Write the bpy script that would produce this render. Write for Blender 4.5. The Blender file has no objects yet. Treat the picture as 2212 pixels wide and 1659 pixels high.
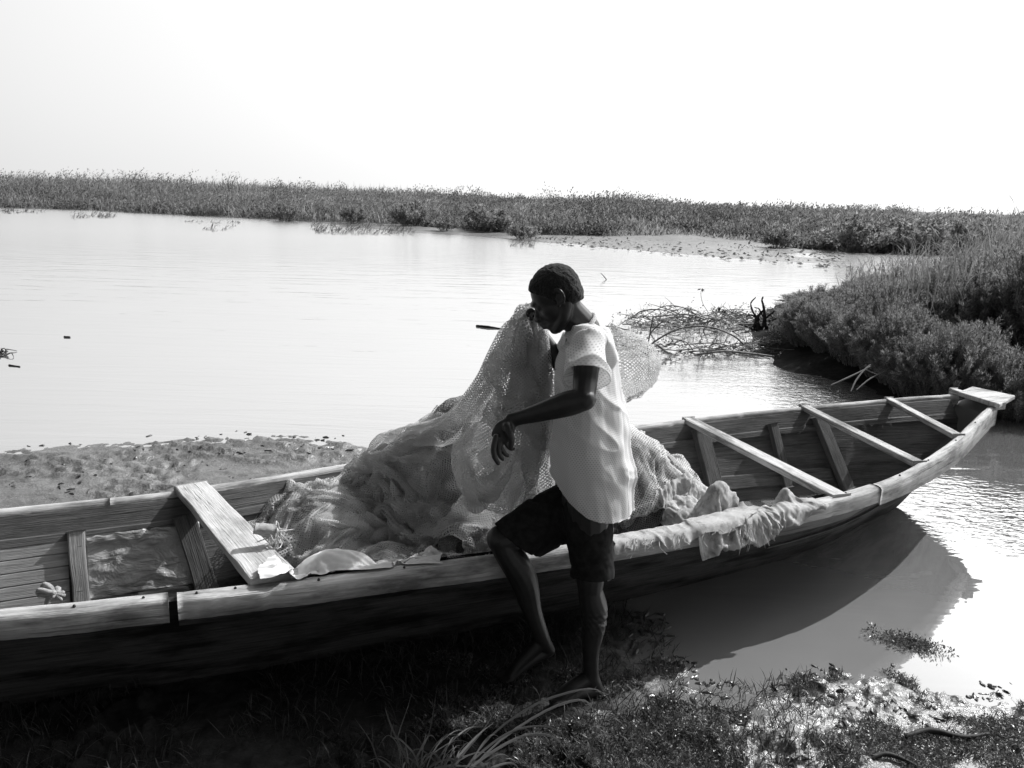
import bpy, math, random
import numpy as np
from mathutils import Matrix, Vector
random.seed(7)
rng = np.random.default_rng(11)
S = bpy.context.scene
C = S.collection

# ---------------------------------------------------------------- camera
PW, PH, PF = 2212.0, 1659.0, 1736.0
PITCH, ROLL, CAMZ = math.radians(13.0), math.radians(1.7), 1.8
_f = np.array([0, math.cos(PITCH), -math.sin(PITCH)])
_r = np.array([1.0, 0, 0]); _u = np.cross(_r, _f)
CR = _r*math.cos(ROLL) + _u*math.sin(ROLL)
CU = -_r*math.sin(ROLL) + _u*math.cos(ROLL)
CP = np.array([0, 0, CAMZ])
cam = bpy.data.cameras.new("camera")
cam.sensor_width = 36.0; cam.lens = 36.0*PF/PW
cam.clip_start = 0.05; cam.clip_end = 5000
camo = bpy.data.objects.new("camera", cam); C.objects.link(camo)
m = Matrix.Identity(4)
for i in range(3):
    m[i][0] = CR[i]; m[i][1] = CU[i]; m[i][2] = -_f[i]; m[i][3] = CP[i]
camo.matrix_world = m
S.camera = camo

# ---------------------------------------------------------------- sky and sun
SUNV = np.array([0.85, 0.64, 1.0]); SUNV /= np.linalg.norm(SUNV)
SUN_EL = math.asin(SUNV[2]); SUN_AZ = math.atan2(SUNV[0], SUNV[1])
W = bpy.data.worlds.new("World"); S.world = W; W.use_nodes = True
nt = W.node_tree; nt.nodes.clear()
def wn(t, **k):
    n = nt.nodes.new(t)
    for a, b in k.items(): setattr(n, a, b)
    return n
sky = wn('ShaderNodeTexSky', sky_type='NISHITA', sun_disc=False, sun_elevation=SUN_EL, sun_rotation=SUN_AZ,
         air_density=1.0, dust_density=5.0, ozone_density=1.0, altitude=0)
bw = wn('ShaderNodeRGBToBW'); nt.links.new(sky.outputs[0], bw.inputs[0])
geo = wn('ShaderNodeTexCoord')
dot = wn('ShaderNodeVectorMath', operation='DOT_PRODUCT'); nt.links.new(geo.outputs['Generated'], dot.inputs[0])
dot.inputs[1].default_value = tuple(SUNV)
def wmath(op, *v):
    x = wn('ShaderNodeMath', operation=op)
    for k, q in enumerate(v):
        if isinstance(q, (int, float)): x.inputs[k].default_value = q
        else: nt.links.new(q, x.inputs[k])
    return x.outputs[0]
def wmap(src, a, b, c, d):
    x = wn('ShaderNodeMapRange', interpolation_type='SMOOTHSTEP'); nt.links.new(src, x.inputs[0])
    for k, q in enumerate((a, b, c, d)): x.inputs[k+1].default_value = q
    return x.outputs[0]
sep = wn('ShaderNodeSeparateXYZ'); nt.links.new(geo.outputs['Generated'], sep.inputs[0])
side = wmap(dot.outputs['Value'], -0.35, 0.75, 0.16, 1.0)           # hazier and brighter on the sun's side
band = wmap(sep.outputs[2], 0.33, 0.55, 1.0, 0.0)                    # white haze low over the horizon
hz = wmath('MULTIPLY', wmath('MULTIPLY', side, side), wmath('MULTIPLY_ADD', band, 4.2, 0.7))
fd = wn('ShaderNodeVectorMath', operation='DOT_PRODUCT'); nt.links.new(geo.outputs['Generated'], fd.inputs[0]); fd.inputs[1].default_value = (0.25, 0.97, 0)
front = wmap(fd.outputs['Value'], 0.05, 0.75, 0.24, 1.0)            # haze dimmed behind the camera, shaped to keep the shadows deep
hz = wmath('ADD', hz, wmath('MULTIPLY', wmath('MULTIPLY', band, front), 7.0))
gl = wmap(dot.outputs['Value'], 0.72, 1.0, 0.0, 26.0)                # aureole round the sun
mu = wmath('MULTIPLY_ADD', bw.outputs[0], 0.22, wmath('ADD', hz, gl))
bg = wn('ShaderNodeBackground'); nt.links.new(mu, bg.inputs[0]); bg.inputs[1].default_value = 0.1
wo = wn('ShaderNodeOutputWorld'); nt.links.new(bg.outputs[0], wo.inputs[0])
sl = bpy.data.lights.new("sun", 'SUN'); sl.energy = 5.0; sl.angle = math.radians(0.5); sl.color = (1, 1, 1)
so = bpy.data.objects.new("sun", sl); C.objects.link(so)
so.rotation_euler = Vector(SUNV).to_track_quat('Z', 'Y').to_euler()
S.view_settings.view_transform = 'Standard'; S.view_settings.look = 'None'
S.view_settings.exposure = 0.0; S.view_settings.gamma = 1.0
S.cycles.transparent_max_bounces = 24
S.cycles.max_bounces = 6
S.cycles.use_denoising = True
S.cycles.use_adaptive_sampling = False
W.cycles.sampling_method = 'MANUAL'; W.cycles.sample_map_resolution = 1024
S.cycles.sample_clamp_indirect = 4

# ---------------------------------------------------------------- helpers
def ray(x, y):
    d = _f*PF + CR*(x-PW/2) + CU*(PH/2-y); return d/np.linalg.norm(d)
def atz(x, y, z):
    d = ray(x, y); return CP + d*((z-CAMZ)/d[2])
def aty(x, y, Y):
    d = ray(x, y); return CP + d*(Y/d[1])

def _h(ix, iy, iz, seed):
    h = (ix*374761393 + iy*668265263 + iz*2147483647 + seed*974711) & 0xffffffff
    h = ((h ^ (h >> 13))*1274126177) & 0xffffffff
    return ((h ^ (h >> 16)) & 0xffff)/65535.0
def vn(x, y, z=0.0, seed=0):
    x, y, z = np.broadcast_arrays(np.asarray(x, float), np.asarray(y, float), np.asarray(z, float))
    ix, iy, iz = np.floor(x).astype(np.int64), np.floor(y).astype(np.int64), np.floor(z).astype(np.int64)
    fx, fy, fz = x-ix, y-iy, z-iz
    fx, fy, fz = fx*fx*(3-2*fx), fy*fy*(3-2*fy), fz*fz*(3-2*fz)
    def L(a, b, t): return a+(b-a)*t
    r = []
    for dz in (0, 1):
        a = L(_h(ix, iy, iz+dz, seed), _h(ix+1, iy, iz+dz, seed), fx)
        b = L(_h(ix, iy+1, iz+dz, seed), _h(ix+1, iy+1, iz+dz, seed), fx)
        r.append(L(a, b, fy))
    return L(r[0], r[1], fz)
def fbm(x, y, z=0.0, o=4, seed=0):
    s = 0; a = 0.5; t = 0
    for k in range(o):
        s = s + a*vn(x*2**k, y*2**k, np.asarray(z)*2**k, seed+k*17); t += a; a *= 0.5
    return s/t
def sstep(a, b, x):
    t = np.clip((x-a)/(b-a), 0, 1); return t*t*(3-2*t)

def mesh_np(name, V, F, uv=None, smooth=True):
    """V (n,3); F list of index arrays, each (k,3) or (k,4)"""
    me = bpy.data.meshes.new(name)
    V = np.asarray(V, np.float32).reshape(-1, 3)
    if not isinstance(F, list): F = [F]
    F = [np.asarray(f, np.int32) for f in F if len(f)]
    loops = np.concatenate([f.ravel() for f in F])
    tot = np.concatenate([np.full(len(f), f.shape[1], np.int32) for f in F])
    st = np.concatenate([[0], np.cumsum(tot)[:-1]]).astype(np.int32)
    me.vertices.add(len(V)); me.vertices.foreach_set('co', V.ravel())
    me.loops.add(len(loops)); me.loops.foreach_set('vertex_index', loops)
    me.polygons.add(len(tot)); me.polygons.foreach_set('loop_start', st); me.polygons.foreach_set('loop_total', tot)
    me.polygons.foreach_set('use_smooth', np.full(len(tot), smooth))
    if uv is not None:
        u = me.uv_layers.new(name='UVMap')
        u.data.foreach_set('uv', np.asarray(uv, np.float32)[loops].ravel())
    me.update(calc_edges=True); me.validate()
    return me
def link(name, me, mat=None, parent=None, label=None, cat=None, group=None, kind=None):
    o = bpy.data.objects.new(name, me); C.objects.link(o)
    if mat is not None and me is not None: me.materials.append(mat)
    if parent is not None: o.parent = parent
    return tag(o, label, cat, group, kind)
def tag(o, label=None, cat=None, group=None, kind=None):
    if label: o['label'] = label
    if cat: o['category'] = cat
    if group: o['group'] = group
    if kind: o['kind'] = kind
    return o
def empty(name, loc, label, cat, group=None):
    o = bpy.data.objects.new(name, None); C.objects.link(o); o.location = loc
    return tag(o, label, cat, group)
def child(name, me, mat, par, label=None):
    """mesh given in world coordinates, parented to a thing whose empty may be anywhere"""
    o = link(name, me, mat, par, label)
    p = par; off = Vector((0, 0, 0))
    while p is not None: off += p.location; p = p.parent
    o.location = -off
    return o
def gridf(n, m, cu=False, cv=False):
    i = np.arange(n if cu else n-1)[:, None]; j = np.arange(m if cv else m-1)[None, :]
    i2 = (i+1) % n; j2 = (j+1) % m
    return np.stack([i*m+j, i2*m+j, i2*m+j2, i*m+j2], -1).reshape(-1, 4)
class MB:
    def __init__(s): s.V = []; s.F3 = []; s.F4 = []; s.UV = []; s.n = 0
    def add(s, V, F, uv=None):
        V = np.asarray(V, float).reshape(-1, 3)
        s.V.append(V); F = np.asarray(F)+s.n
        (s.F4 if F.shape[1] == 4 else s.F3).append(F)
        s.UV.append(np.zeros((len(V), 2)) if uv is None else np.asarray(uv, float).reshape(-1, 2))
        s.n += len(V)
    def also(s, F, back):
        F = np.asarray(F)+s.n-back; (s.F4 if F.shape[1] == 4 else s.F3).append(F)
    def mesh(s, name, smooth=True):
        F = []
        if s.F4: F.append(np.concatenate(s.F4))
        if s.F3: F.append(np.concatenate(s.F3))
        return mesh_np(name, np.concatenate(s.V), F, np.concatenate(s.UV), smooth)
def nrm(v):
    v = np.asarray(v, float); return v/max(1e-9, np.linalg.norm(v))
def interp_path(P, n):
    """Catmull-Rom through rows of P (any width)"""
    P = np.asarray(P, float); k = len(P)
    if k == 2: return P[0]+(P[1]-P[0])*np.linspace(0, 1, n)[:, None]
    Q = np.vstack([2*P[0]-P[1], P, 2*P[-1]-P[-2]])
    t = np.linspace(0, k-1-1e-6, n); i = t.astype(int); f = (t-i)[:, None]
    a, b, c, d = Q[i], Q[i+1], Q[i+2], Q[i+3]
    return 0.5*((2*b)+(c-a)*f+(2*a-5*b+4*c-d)*f*f+(-a+3*b-3*c+d)*f**3)
def tube(mb, P, R, seg=10, nlen=None, squash=None, up=(0, 0, 1), caps=True, rough=0.0, seed=0):
    """tapered tube along P with radii R; squash = (side, up) radius factors per point"""
    P = np.asarray(P, float); R = np.asarray(R, float).reshape(-1)
    if len(R) == 1: R = np.full(len(P), R[0])
    sq = np.ones((len(P), 2)) if squash is None else np.asarray(squash, float)*np.ones((len(P), 2))
    n = nlen or max(2, (len(P)-1)*5+1)
    Q = interp_path(np.hstack([P, R[:, None], sq]), n)
    P, R, sq = Q[:, :3], Q[:, 3], Q[:, 4:]
    T = np.gradient(P, axis=0); T /= np.linalg.norm(T, axis=1)[:, None]+1e-12
    U = np.asarray(up, float)
    A = np.cross(T, U)
    bad = np.linalg.norm(A, axis=1) < 0.05
    if bad.any(): A[bad] = np.cross(T[bad], np.array([0.3, 0.95, 0.1]))
    A /= np.linalg.norm(A, axis=1)[:, None]
    B = np.cross(A, T)
    th = np.linspace(0, 2*np.pi, seg, endpoint=False)
    if caps:                                                    # rounded ends
        ex = []
        for e, sgn in ((0, -1), (-1, 1)):
            ks = (0.35, 0.7, 0.93) if sgn > 0 else (0.93, 0.7, 0.35)
            for k in ks:
                ex.append((e, sgn, k))
        def blk(e, sgn, k):
            return P[e]+T[e]*sgn*R[e]*k*min(sq[e]), R[e]*math.sqrt(max(0.02, 1-k*k)), T[e], A[e], B[e], sq[e]
        a = [blk(*x) for x in ex[:3]]; b = [blk(*x) for x in ex[3:]]
        P = np.vstack([[q[0] for q in a], P, [q[0] for q in b]])
        R = np.concatenate([[q[1] for q in a], R, [q[1] for q in b]])
        A = np.vstack([[q[3] for q in a], A, [q[3] for q in b]]); B = np.vstack([[q[4] for q in a], B, [q[4] for q in b]])
        sq = np.vstack([[q[5] for q in a], sq, [q[5] for q in b]])
    n = len(P)
    V = P[:, None]+(A[:, None]*np.cos(th)[None, :, None]*sq[:, None, :1]+B[:, None]*np.sin(th)[None, :, None]*sq[:, None, 1:])*R[:, None, None]
    if rough:
        nn = vn(V[..., 0]*60, V[..., 1]*60, V[..., 2]*60, seed)-0.5
        V = V+(V-P[:, None])*nn[..., None]*rough
    d = np.concatenate([[0], np.cumsum(np.linalg.norm(np.diff(P, axis=0), axis=1))])
    uv = np.stack(np.broadcast_arrays(d[:, None], (th*0.05)[None]), -1)
    mb.add(V, gridf(n, seg, cv=True), uv)
    c = np.array([P[0], P[-1]])
    base = mb.n-n*seg
    mb.add(c, np.zeros((0, 3), int))
    i = np.arange(seg); j = (i+1) % seg
    f0 = np.stack([np.full(seg, n*seg), j, i], 1); f1 = np.stack([np.full(seg, n*seg+1), (n-1)*seg+i, (n-1)*seg+j], 1)
    mb.F3.append(np.vstack([f0, f1])+base)
def ellipsoid(mb, c, r, rot=None, nu=16, nv=12):
    u = np.linspace(0, 2*np.pi, nu, endpoint=False); v = np.linspace(0.05, math.pi-0.05, nv)
    V = np.stack([np.sin(v)[:, None]*np.cos(u), np.sin(v)[:, None]*np.sin(u), np.cos(v)[:, None]*np.ones(nu)], -1)*np.asarray(r)
    V = V.reshape(-1, 3)
    if rot is not None: V = V@np.asarray(rot).T
    V = V+np.asarray(c)
    mb.add(V, gridf(nv, nu, cv=True))
    base = mb.n-nu*nv
    mb.add([V[:nu].mean(0), V[-nu:].mean(0)], np.zeros((0, 3), int))
    i = np.arange(nu); j = (i+1) % nu
    mb.F3.append(np.vstack([np.stack([np.full(nu, nu*nv), i, j], 1), np.stack([np.full(nu, nu*nv+1), (nv-1)*nu+j, (nv-1)*nu+i], 1)])+base)
def bake(o, mods):
    for t, kw in mods:
        md = o.modifiers.new(t.lower(), t)
        for k, v in kw.items(): setattr(md, k, v)
    dg = bpy.context.evaluated_depsgraph_get()
    me = bpy.data.meshes.new_from_object(o.evaluated_get(dg))
    old = o.data; o.modifiers.clear(); o.data = me; bpy.data.meshes.remove(old)
    return me
def get_co(me):
    a = np.empty(len(me.vertices)*3, np.float32); me.vertices.foreach_get('co', a); return a.reshape(-1, 3).astype(float)
def get_no(me):
    a = np.empty(len(me.vertices)*3, np.float32); me.vertices.foreach_get('normal', a); return a.reshape(-1, 3).astype(float)
def set_co(me, a):
    me.vertices.foreach_set('co', np.asarray(a, np.float32).ravel()); me.update()

# ---------------------------------------------------------------- materials (a black and white world)
class Mat:
    def __init__(s, name):
        s.m = bpy.data.materials.new(name); s.m.use_nodes = True; s.t = s.m.node_tree; s.t.nodes.clear()
        s.out = s.n('ShaderNodeOutputMaterial'); s.tc = s.n('ShaderNodeTexCoord')
    def n(s, t, **k):
        x = s.t.nodes.new(t)
        for a, b in k.items(): setattr(x, a, b)
        return x
    def l(s, a, b): s.t.links.new(a, b)
    def noise(s, scale, detail=5, rough=0.6, coord='Object', sc=(1, 1, 1), dist=0.0):
        mp = s.n('ShaderNodeMapping'); mp.inputs['Scale'].default_value = sc; s.l(s.tc.outputs[coord], mp.inputs[0])
        x = s.n('ShaderNodeTexNoise'); x.inputs['Scale'].default_value = scale; x.inputs['Detail'].default_value = detail
        x.inputs['Roughness'].default_value = rough; x.inputs['Distortion'].default_value = dist
        s.l(mp.outputs[0], x.inputs[0]); return x.outputs['Fac']
    def ramp(s, src, stops):
        r = s.n('ShaderNodeValToRGB'); e = r.color_ramp.elements
        while len(e) < len(stops): e.new(0.5)
        for k, (p, v) in enumerate(stops): e[k].position = p; e[k].color = (v, v, v, 1)
        s.l(src, r.inputs[0]); return r.outputs[0]
    def math(s, op, a, b=None, c=None):
        x = s.n('ShaderNodeMath', operation=op)
        for k, v in enumerate((a, b, c)):
            if v is None: continue
            if isinstance(v, (int, float)): x.inputs[k].default_value = v
            else: s.l(v, x.inputs[k])
        return x.outputs[0]
    def bump(s, h, strength, dist):
        b = s.n('ShaderNodeBump'); b.inputs['Strength'].default_value = strength; b.inputs['Distance'].default_value = dist
        s.l(h, b.inputs['Height']); return b.outputs[0]
    def bsdf(s, col, rough=0.8, spec=0.3, normal=None, **kw):
        p = s.n('ShaderNodeBsdfPrincipled')
        def put(k, v):
            if isinstance(v, (int, float)): p.inputs[k].default_value = v
            elif isinstance(v, tuple): p.inputs[k].default_value = v
            else: s.l(v, p.inputs[k])
        if isinstance(col, (int, float)): p.inputs['Base Color'].default_value = (col, col, col, 1)
        else: s.l(col, p.inputs['Base Color'])
        put('Roughness', rough); put('Specular IOR Level', spec)
        if normal is not None: s.l(normal, p.inputs['Normal'])
        for k, v in kw.items(): put(k, v)
        return p.outputs[0]
    def done(s, sh): s.l(sh, s.out.inputs[0]); return s.m

def wood(name, lo, hi, coord='UV', rough=0.75, spec=0.25, grain=30, stain=None):
    M = Mat(name)
    g = M.noise(grain, 6, 0.7, coord, (0.12, 3, 1), 0.4)
    b = M.noise(2.2, 4, 0.6, coord, (0.6, 3, 1))
    f = M.math('MULTIPLY_ADD', g, 0.6, M.math('MULTIPLY', b, 0.4))
    c = M.ramp(f, [(0.3, lo), (0.5, (lo+hi)*0.5), (0.7, hi)])
    if stain:
        s_ = M.ramp(M.noise(5, 5, 0.65, coord, (0.5, 1.6, 1)), [(0.46, 1.0), (0.62, stain)])
        mx = M.n('ShaderNodeMix', data_type='RGBA', blend_type='MULTIPLY'); mx.inputs[0].default_value = 1
        M.l(c, mx.inputs[6]); M.l(s_, mx.inputs[7]); c = mx.outputs[2]
    ck = M.ramp(M.noise(14, 4, 0.75, coord, (0.10, 3.2, 1), 0.2), [(0.36, 0.30), (0.42, 1.0)])          # drying cracks
    m2 = M.n('ShaderNodeMix', data_type='RGBA', blend_type='MULTIPLY'); m2.inputs[0].default_value = 0.6; M.l(c, m2.inputs[6]); M.l(ck, m2.inputs[7]); c = m2.outputs[2]
    nb = M.bump(M.math('ADD', M.math('ADD', g, ck), M.noise(120, 3, 0.6, coord, (0.06, 2, 1))), 0.7, 0.006)
    return M.done(M.bsdf(c, rough, spec, nb))
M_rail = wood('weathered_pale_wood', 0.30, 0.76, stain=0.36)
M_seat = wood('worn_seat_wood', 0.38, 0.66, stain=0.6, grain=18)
M_hull = wood('darkened_hull_wood', 0.014, 0.13, rough=0.75, spec=0.15, stain=0.2)  # near-black base puts the deep side shade into the wood colour
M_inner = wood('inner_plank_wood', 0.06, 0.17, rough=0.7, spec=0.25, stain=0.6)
M_plank = wood('grey_plank_wood', 0.22, 0.40, rough=0.6, spec=0.3, stain=0.7)

def tin():
    M = Mat('dented_sheet_metal')
    a = M.noise(7, 4, 0.55, 'UV', (1, 2.2, 1), 0.6); b = M.noise(3, 5, 0.6, 'UV')
    c = M.ramp(b, [(0.3, 0.22), (0.7, 0.46)])
    return M.done(M.bsdf(c, 0.42, 0.5, M.bump(a, 1.0, 0.03), Metallic=0.25))
M_tin = tin()

def simple(name, lo, hi, scale, rough=0.85, spec=0.25, bump=0.4, bd=0.005, coord='Object', **kw):
    M = Mat(name); n = M.noise(scale, 5, 0.6, coord)
    return M.done(M.bsdf(M.ramp(n, [(0.35, lo), (0.65, hi)]), rough, spec, M.bump(n, bump, bd), **kw))
M_cloth = simple('pale_cotton_cloth', 0.62, 0.80, 9, 0.9, 0.1, 0.5, 0.004)
def weave(name, lo, hi):
    M = Mat(name); sx = M.n('ShaderNodeSeparateXYZ'); M.l(M.tc.outputs['UV'], sx.inputs[0])
    a = M.math('SINE', M.math('MULTIPLY', sx.outputs[0], 1900.0)); b = M.math('SINE', M.math('MULTIPLY', sx.outputs[1], 1900.0))
    n = M.noise(9, 6, 0.7, 'UV'); st = M.ramp(M.noise(16, 5, 0.7, 'UV'), [(0.35, 0.55), (0.5, 1.0)])
    c = M.ramp(n, [(0.3, lo), (0.7, hi)])
    mx = M.n('ShaderNodeMix', data_type='RGBA', blend_type='MULTIPLY'); mx.inputs[0].default_value = 1; M.l(c, mx.inputs[6]); M.l(st, mx.inputs[7])
    return M.done(M.bsdf(mx.outputs[2], 0.85, 0.1, M.bump(M.math('ADD', M.math('MULTIPLY', a, b), M.math('MULTIPLY', n, 6.0)), 0.7, 0.002)))
M_sack = weave('woven_sack_cloth', 0.44, 0.72)
M_twig = simple('wet_branch_bark', 0.05, 0.22, 25, 0.6, 0.4)
M_stump = simple('dark_root_wood', 0.012, 0.04, 20, 0.7, 0.3)
M_rope = simple('frayed_rope_fibre', 0.35, 0.7, 60)
M_nail = simple('rusty_nail_iron', 0.02, 0.05, 40, 0.6, 0.4)

def leafmat(name, lo, hi, scale=1.2, trans=0.45, rough=0.55, spec=0.3):
    M = Mat(name); n = M.noise(scale, 4, 0.6)
    ob = M.n('ShaderNodeNewGeometry')
    rnd = ob.outputs['Random Per Island']
    f = M.math('MULTIPLY_ADD', rnd, 0.5, M.math('MULTIPLY', n, 0.6))
    c = M.ramp(f, [(0.2, lo), (0.8, hi)])
    p = M.bsdf(c, rough, spec)
    t = M.n('ShaderNodeBsdfTranslucent'); M.l(c, t.inputs[0])
    mx = M.n('ShaderNodeMixShader'); mx.inputs[0].default_value = trans
    M.l(p, mx.inputs[1]); M.l(t.outputs[0], mx.inputs[2])
    return M.done(mx.outputs[0])
M_far = leafmat('far_grass_blades', 0.08, 0.42, 0.22, 0.5)
M_fard = leafmat('far_shrub_leaves', 0.04, 0.27, 0.3, 0.5)
M_shrub = leafmat('shrub_leaves', 0.10, 0.36, 1.3, 0.55)
M_reed = leafmat('reed_blades', 0.10, 0.28, 1.5, 0.5)
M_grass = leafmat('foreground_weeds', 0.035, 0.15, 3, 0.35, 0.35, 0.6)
M_shade = leafmat('shade_darkened_grass', 0.015, 0.06, 3, 0.3, 0.5, 0.3)  # darker copy of the weeds, boat shade put into the colour
M_blade = leafmat('long_grass_blades', 0.10, 0.28, 3, 0.5, 0.4, 0.5)
M_weed = leafmat('floating_weed_leaves', 0.04, 0.2, 5, 0.3, 0.35, 0.6)

# ---------------------------------------------------------------- boat frame (plan lines of the two gunwales)
BA = math.radians(23.5); BD = np.array([math.cos(BA), math.sin(BA)]); BN = np.array([-BD[1], BD[0]]); BO = np.array([0.3, 3.5])
def sw(p): q = np.asarray(p)[..., :2]-BO; return q@BD, q@BN
def bw3(s, w, z):
    s, w, z = np.broadcast_arrays(np.asarray(s, float), np.asarray(w, float), np.asarray(z, float))
    q = BO+s[..., None]*BD+w[..., None]*BN
    return np.concatenate([q, z[..., None]], -1)
near_px = [(0,1338,.5),(374,1300,.5),(622,1273,.5),(907,1233,.5),(1058,1216,.5),(1250,1190,.5),(1450,1156,.51),(1600,1129,.52),(1769,1092,.53),(1878,1066,.545),(1968,1030,.56),(2072,962,.59),(2152,882,.62)]
far_px = [(0,1098,.5),(385,1058,.5),(820,989,.5),(1100,948,.5),(1390,916,.53),(1502,901,.54),(1729,877,.57),(1928,859,.6),(2060,850,.62)]
_n = np.array([(*sw(atz(*p)), p[2]) for p in near_px]); _g = np.array([(*sw(atz(*p)), p[2]) for p in far_px])
_n = np.vstack([[-5.6, 0.02, .74], [-4.6, -0.16, .62], [-3.4, -0.30, .53], _n]); _g = np.vstack([[-5.6, 0.12, .74], [-4.6, 0.34, .62], [-3.4, 0.50, .53], _g])
def smooth_fit(a, k=5, n=400):
    s = np.linspace(a[0, 0], a[-1, 0], n); w = np.interp(s, a[:, 0], a[:, 1]); z = np.interp(s, a[:, 0], a[:, 2])
    ker = np.hanning(37); ker /= ker.sum()
    def f(v):
        p = np.concatenate([2*v[0]-v[18:0:-1], v, 2*v[-1]-v[-2:-20:-1]]); return np.convolve(p, ker, 'valid')
    return s, f(w), f(z)
NS, NW, NZ = smooth_fit(_n); GS, GW, GZ = smooth_fit(_g)
def nw(s): return np.interp(s, NS, NW)
def nz(s): return np.interp(s, NS, NZ)
def fw(s): return np.interp(s, GS, GW)
def fz(s): return np.interp(s, GS, GZ)
def botz(s): return -0.05+0.50*sstep(2.2, 3.3, s)+0.45*sstep(-4.4, -5.7, s)
def near_wall(s, z, inset=0.0):
    t = np.clip((nz(s)-z)/(nz(s)-botz(s)+1e-6), 0, 1.2)
    fl = np.minimum(np.interp(s, [-5.6, -2.2, 0, 1.2, 2.0, 2.6, 3.1], [0.06, 0.30, 0.42, 0.50, 0.48, 0.36, 0.18]), (fw(s)-nw(s))*0.5-0.02)
    return nw(s)+0.03+inset+t*fl
def far_wall(s, z, inset=0.0):
    t = np.clip((fz(s)-z)/(fz(s)-botz(s)+1e-6), 0, 1.2)
    return fw(s)-0.03-inset-t*np.minimum(0.28, (fw(s)-nw(s))*0.42)
FLOOR = 0.05

# ---------------------------------------------------------------- ground sheet
def poly(px): return np.array([atz(x, y, 0)[:2] for x, y in px])
P_near = np.vstack([poly([(2212,1490),(2050,1478),(1920,1440),(1760,1450),(1600,1470),(1500,1490),(1470,1410),(1400,1300)]), [[0.9, 4.3]],
                    poly([(1100,960),(850,962),(720,950),(600,943),(500,940),(330,950),(150,955),(0,968)]), [[-6.5, 5.2], [-14, 3.0], [-14, -12], [14, -12], [14, 2.2], [3.2, 2.55]]])
P_right = np.vstack([poly([(1640,762),(1690,797),(1750,812),(1806,828),(1886,852),(1960,868),(2060,880),(2212,896)]), [[6.5, 6.6], [11, 4.5], [24, 5], [26, 22], [13, 23], [7.5, 18.5], [5.2, 15.5], [3.9, 13]]])
P_far = np.vstack([[[-160, 84], [-70, 74]], poly([(0,450),(200,455),(380,464),(560,474),(700,484),(840,500),(960,508),(1120,520),(1300,538),(1500,553),(1700,569),(1830,583),(1960,592),(2010,594)]),
                   poly([(2090,580),(1960,573),(1860,567),(1760,556),(1745,549),(1850,549),(1990,552),(2212,556)]), [[34, 29], [60, 22], [400, 10], [400, 900], [-500, 900], [-500, 100]]])
def sd_poly(x, y, P):
    x = np.asarray(x, float); y = np.asarray(y, float)
    d = np.full(x.shape, 1e18); ins = np.zeros(x.shape, bool); n = len(P)
    for i in range(n):
        a, b = P[i], P[(i+1) % n]; e = b-a
        px, py = x-a[0], y-a[1]
        t = np.clip((px*e[0]+py*e[1])/(e@e+1e-12), 0, 1)
        d = np.minimum(d, (px-e[0]*t)**2+(py-e[1]*t)**2)
        c = ((a[1] > y) != (b[1] > y))
        if abs(e[1]) > 1e-9:
            ins ^= c & (x < (b[0]-a[0])*(y-a[1])/(b[1]-a[1])+a[0])
    return np.sqrt(d)*np.where(ins, 1, -1)
def ground_h(x, y, fine=True):
    d1 = sd_poly(x, y, P_near)+(fbm(x*2.3, y*2.3, o=4, seed=3)-0.5)*0.26
    d2 = sd_poly(x, y, P_right)+(fbm(x*1.1, y*1.1, o=4, seed=5)-0.5)*0.5
    d3 = sd_poly(x, y, P_far)+(fbm(x*0.35, y*0.35, o=4, seed=8)-0.5)*1.6
    h = np.full(np.shape(x), -0.35)
    h1 = np.interp(d1, [-1.2, 0, 0.22, 2.0, 6.0], [-0.3, -0.010, 0.008, 0.014, 0.20])
    h2 = np.interp(d2, [-1.0, 0, 0.5, 1.2, 4.0], [-0.3, -0.01, 0.10, 0.26, 0.45])
    yy = np.clip(y, 10, 400)
    h3 = np.interp(d3, [-2.0, 0, 2, 6, 9, 15, 40, 300], [-0.3, -0.01, 0.03, 0.07, 0.22, 0.85, 1.05, 1.2])
    # the sandy spit stays low until the vegetation line
    h = np.maximum(np.maximum(h1, h2), h3)
    if fine:
        r = np.hypot(x, y)
        near = np.exp(-(r/9.0)**2)
        wx = x+0.05*fbm(x*6, y*6, o=2, seed=77); wy = y+0.05*fbm(x*6, y*6, 5.5, o=2, seed=78)
        c = fbm(wx*11, wy*19, o=3, seed=21); c2 = fbm(wx*34, wy*44, o=3, seed=33); patch = sstep(0.35, 0.62, fbm(x*2.2, y*2.2, o=2, seed=91))
        lump = (sstep(0.56, 0.66, c)*0.026+sstep(0.55, 0.68, c2)*0.013)*patch+sstep(0.62, 0.74, c2)*0.006-sstep(0.5, 0.3, c)*0.010
        amt = sstep(-0.55, 0.1, d1)
        h = h+lump*amt*near
        h = h+(fbm(x*3, y*3, o=5, seed=41)-0.5)*0.07*sstep(-0.2, 0.3, d2)
        h = h+(fbm(x*0.5, y*0.5, o=4, seed=51)-0.5)*0.10*sstep(0, 2.5, d3)
        bs = (x-BO[0])*BD[0]+(y-BO[1])*BD[1]; bwv = (x-BO[0])*BN[0]+(y-BO[1])*BN[1]
        zz = np.zeros_like(bs)
        ins = np.minimum(np.minimum(bwv-near_wall(bs, zz+0.03)-0.03, far_wall(bs, zz+0.03)-0.03-bwv), np.minimum(3.1-bs, bs+5.6))
        h = np.where(ins > 0, np.minimum(h, -0.06), h)
    return h
th = np.radians(np.concatenate([np.arange(-180, -50, 5), np.arange(-50, 50, 0.2), np.arange(50, 180, 5)]))
rr = [0.3, 0.7, 1.1, 1.5]
while rr[-1] < 7.5: rr.append(rr[-1]*1.0045)
while rr[-1] < 90: rr.append(rr[-1]*1.014)
while rr[-1] < 1800: rr.append(rr[-1]*1.12)
rr = np.array(rr)
GX = rr[:, None]*np.sin(th)[None]; GY = rr[:, None]*np.cos(th)[None]
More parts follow.
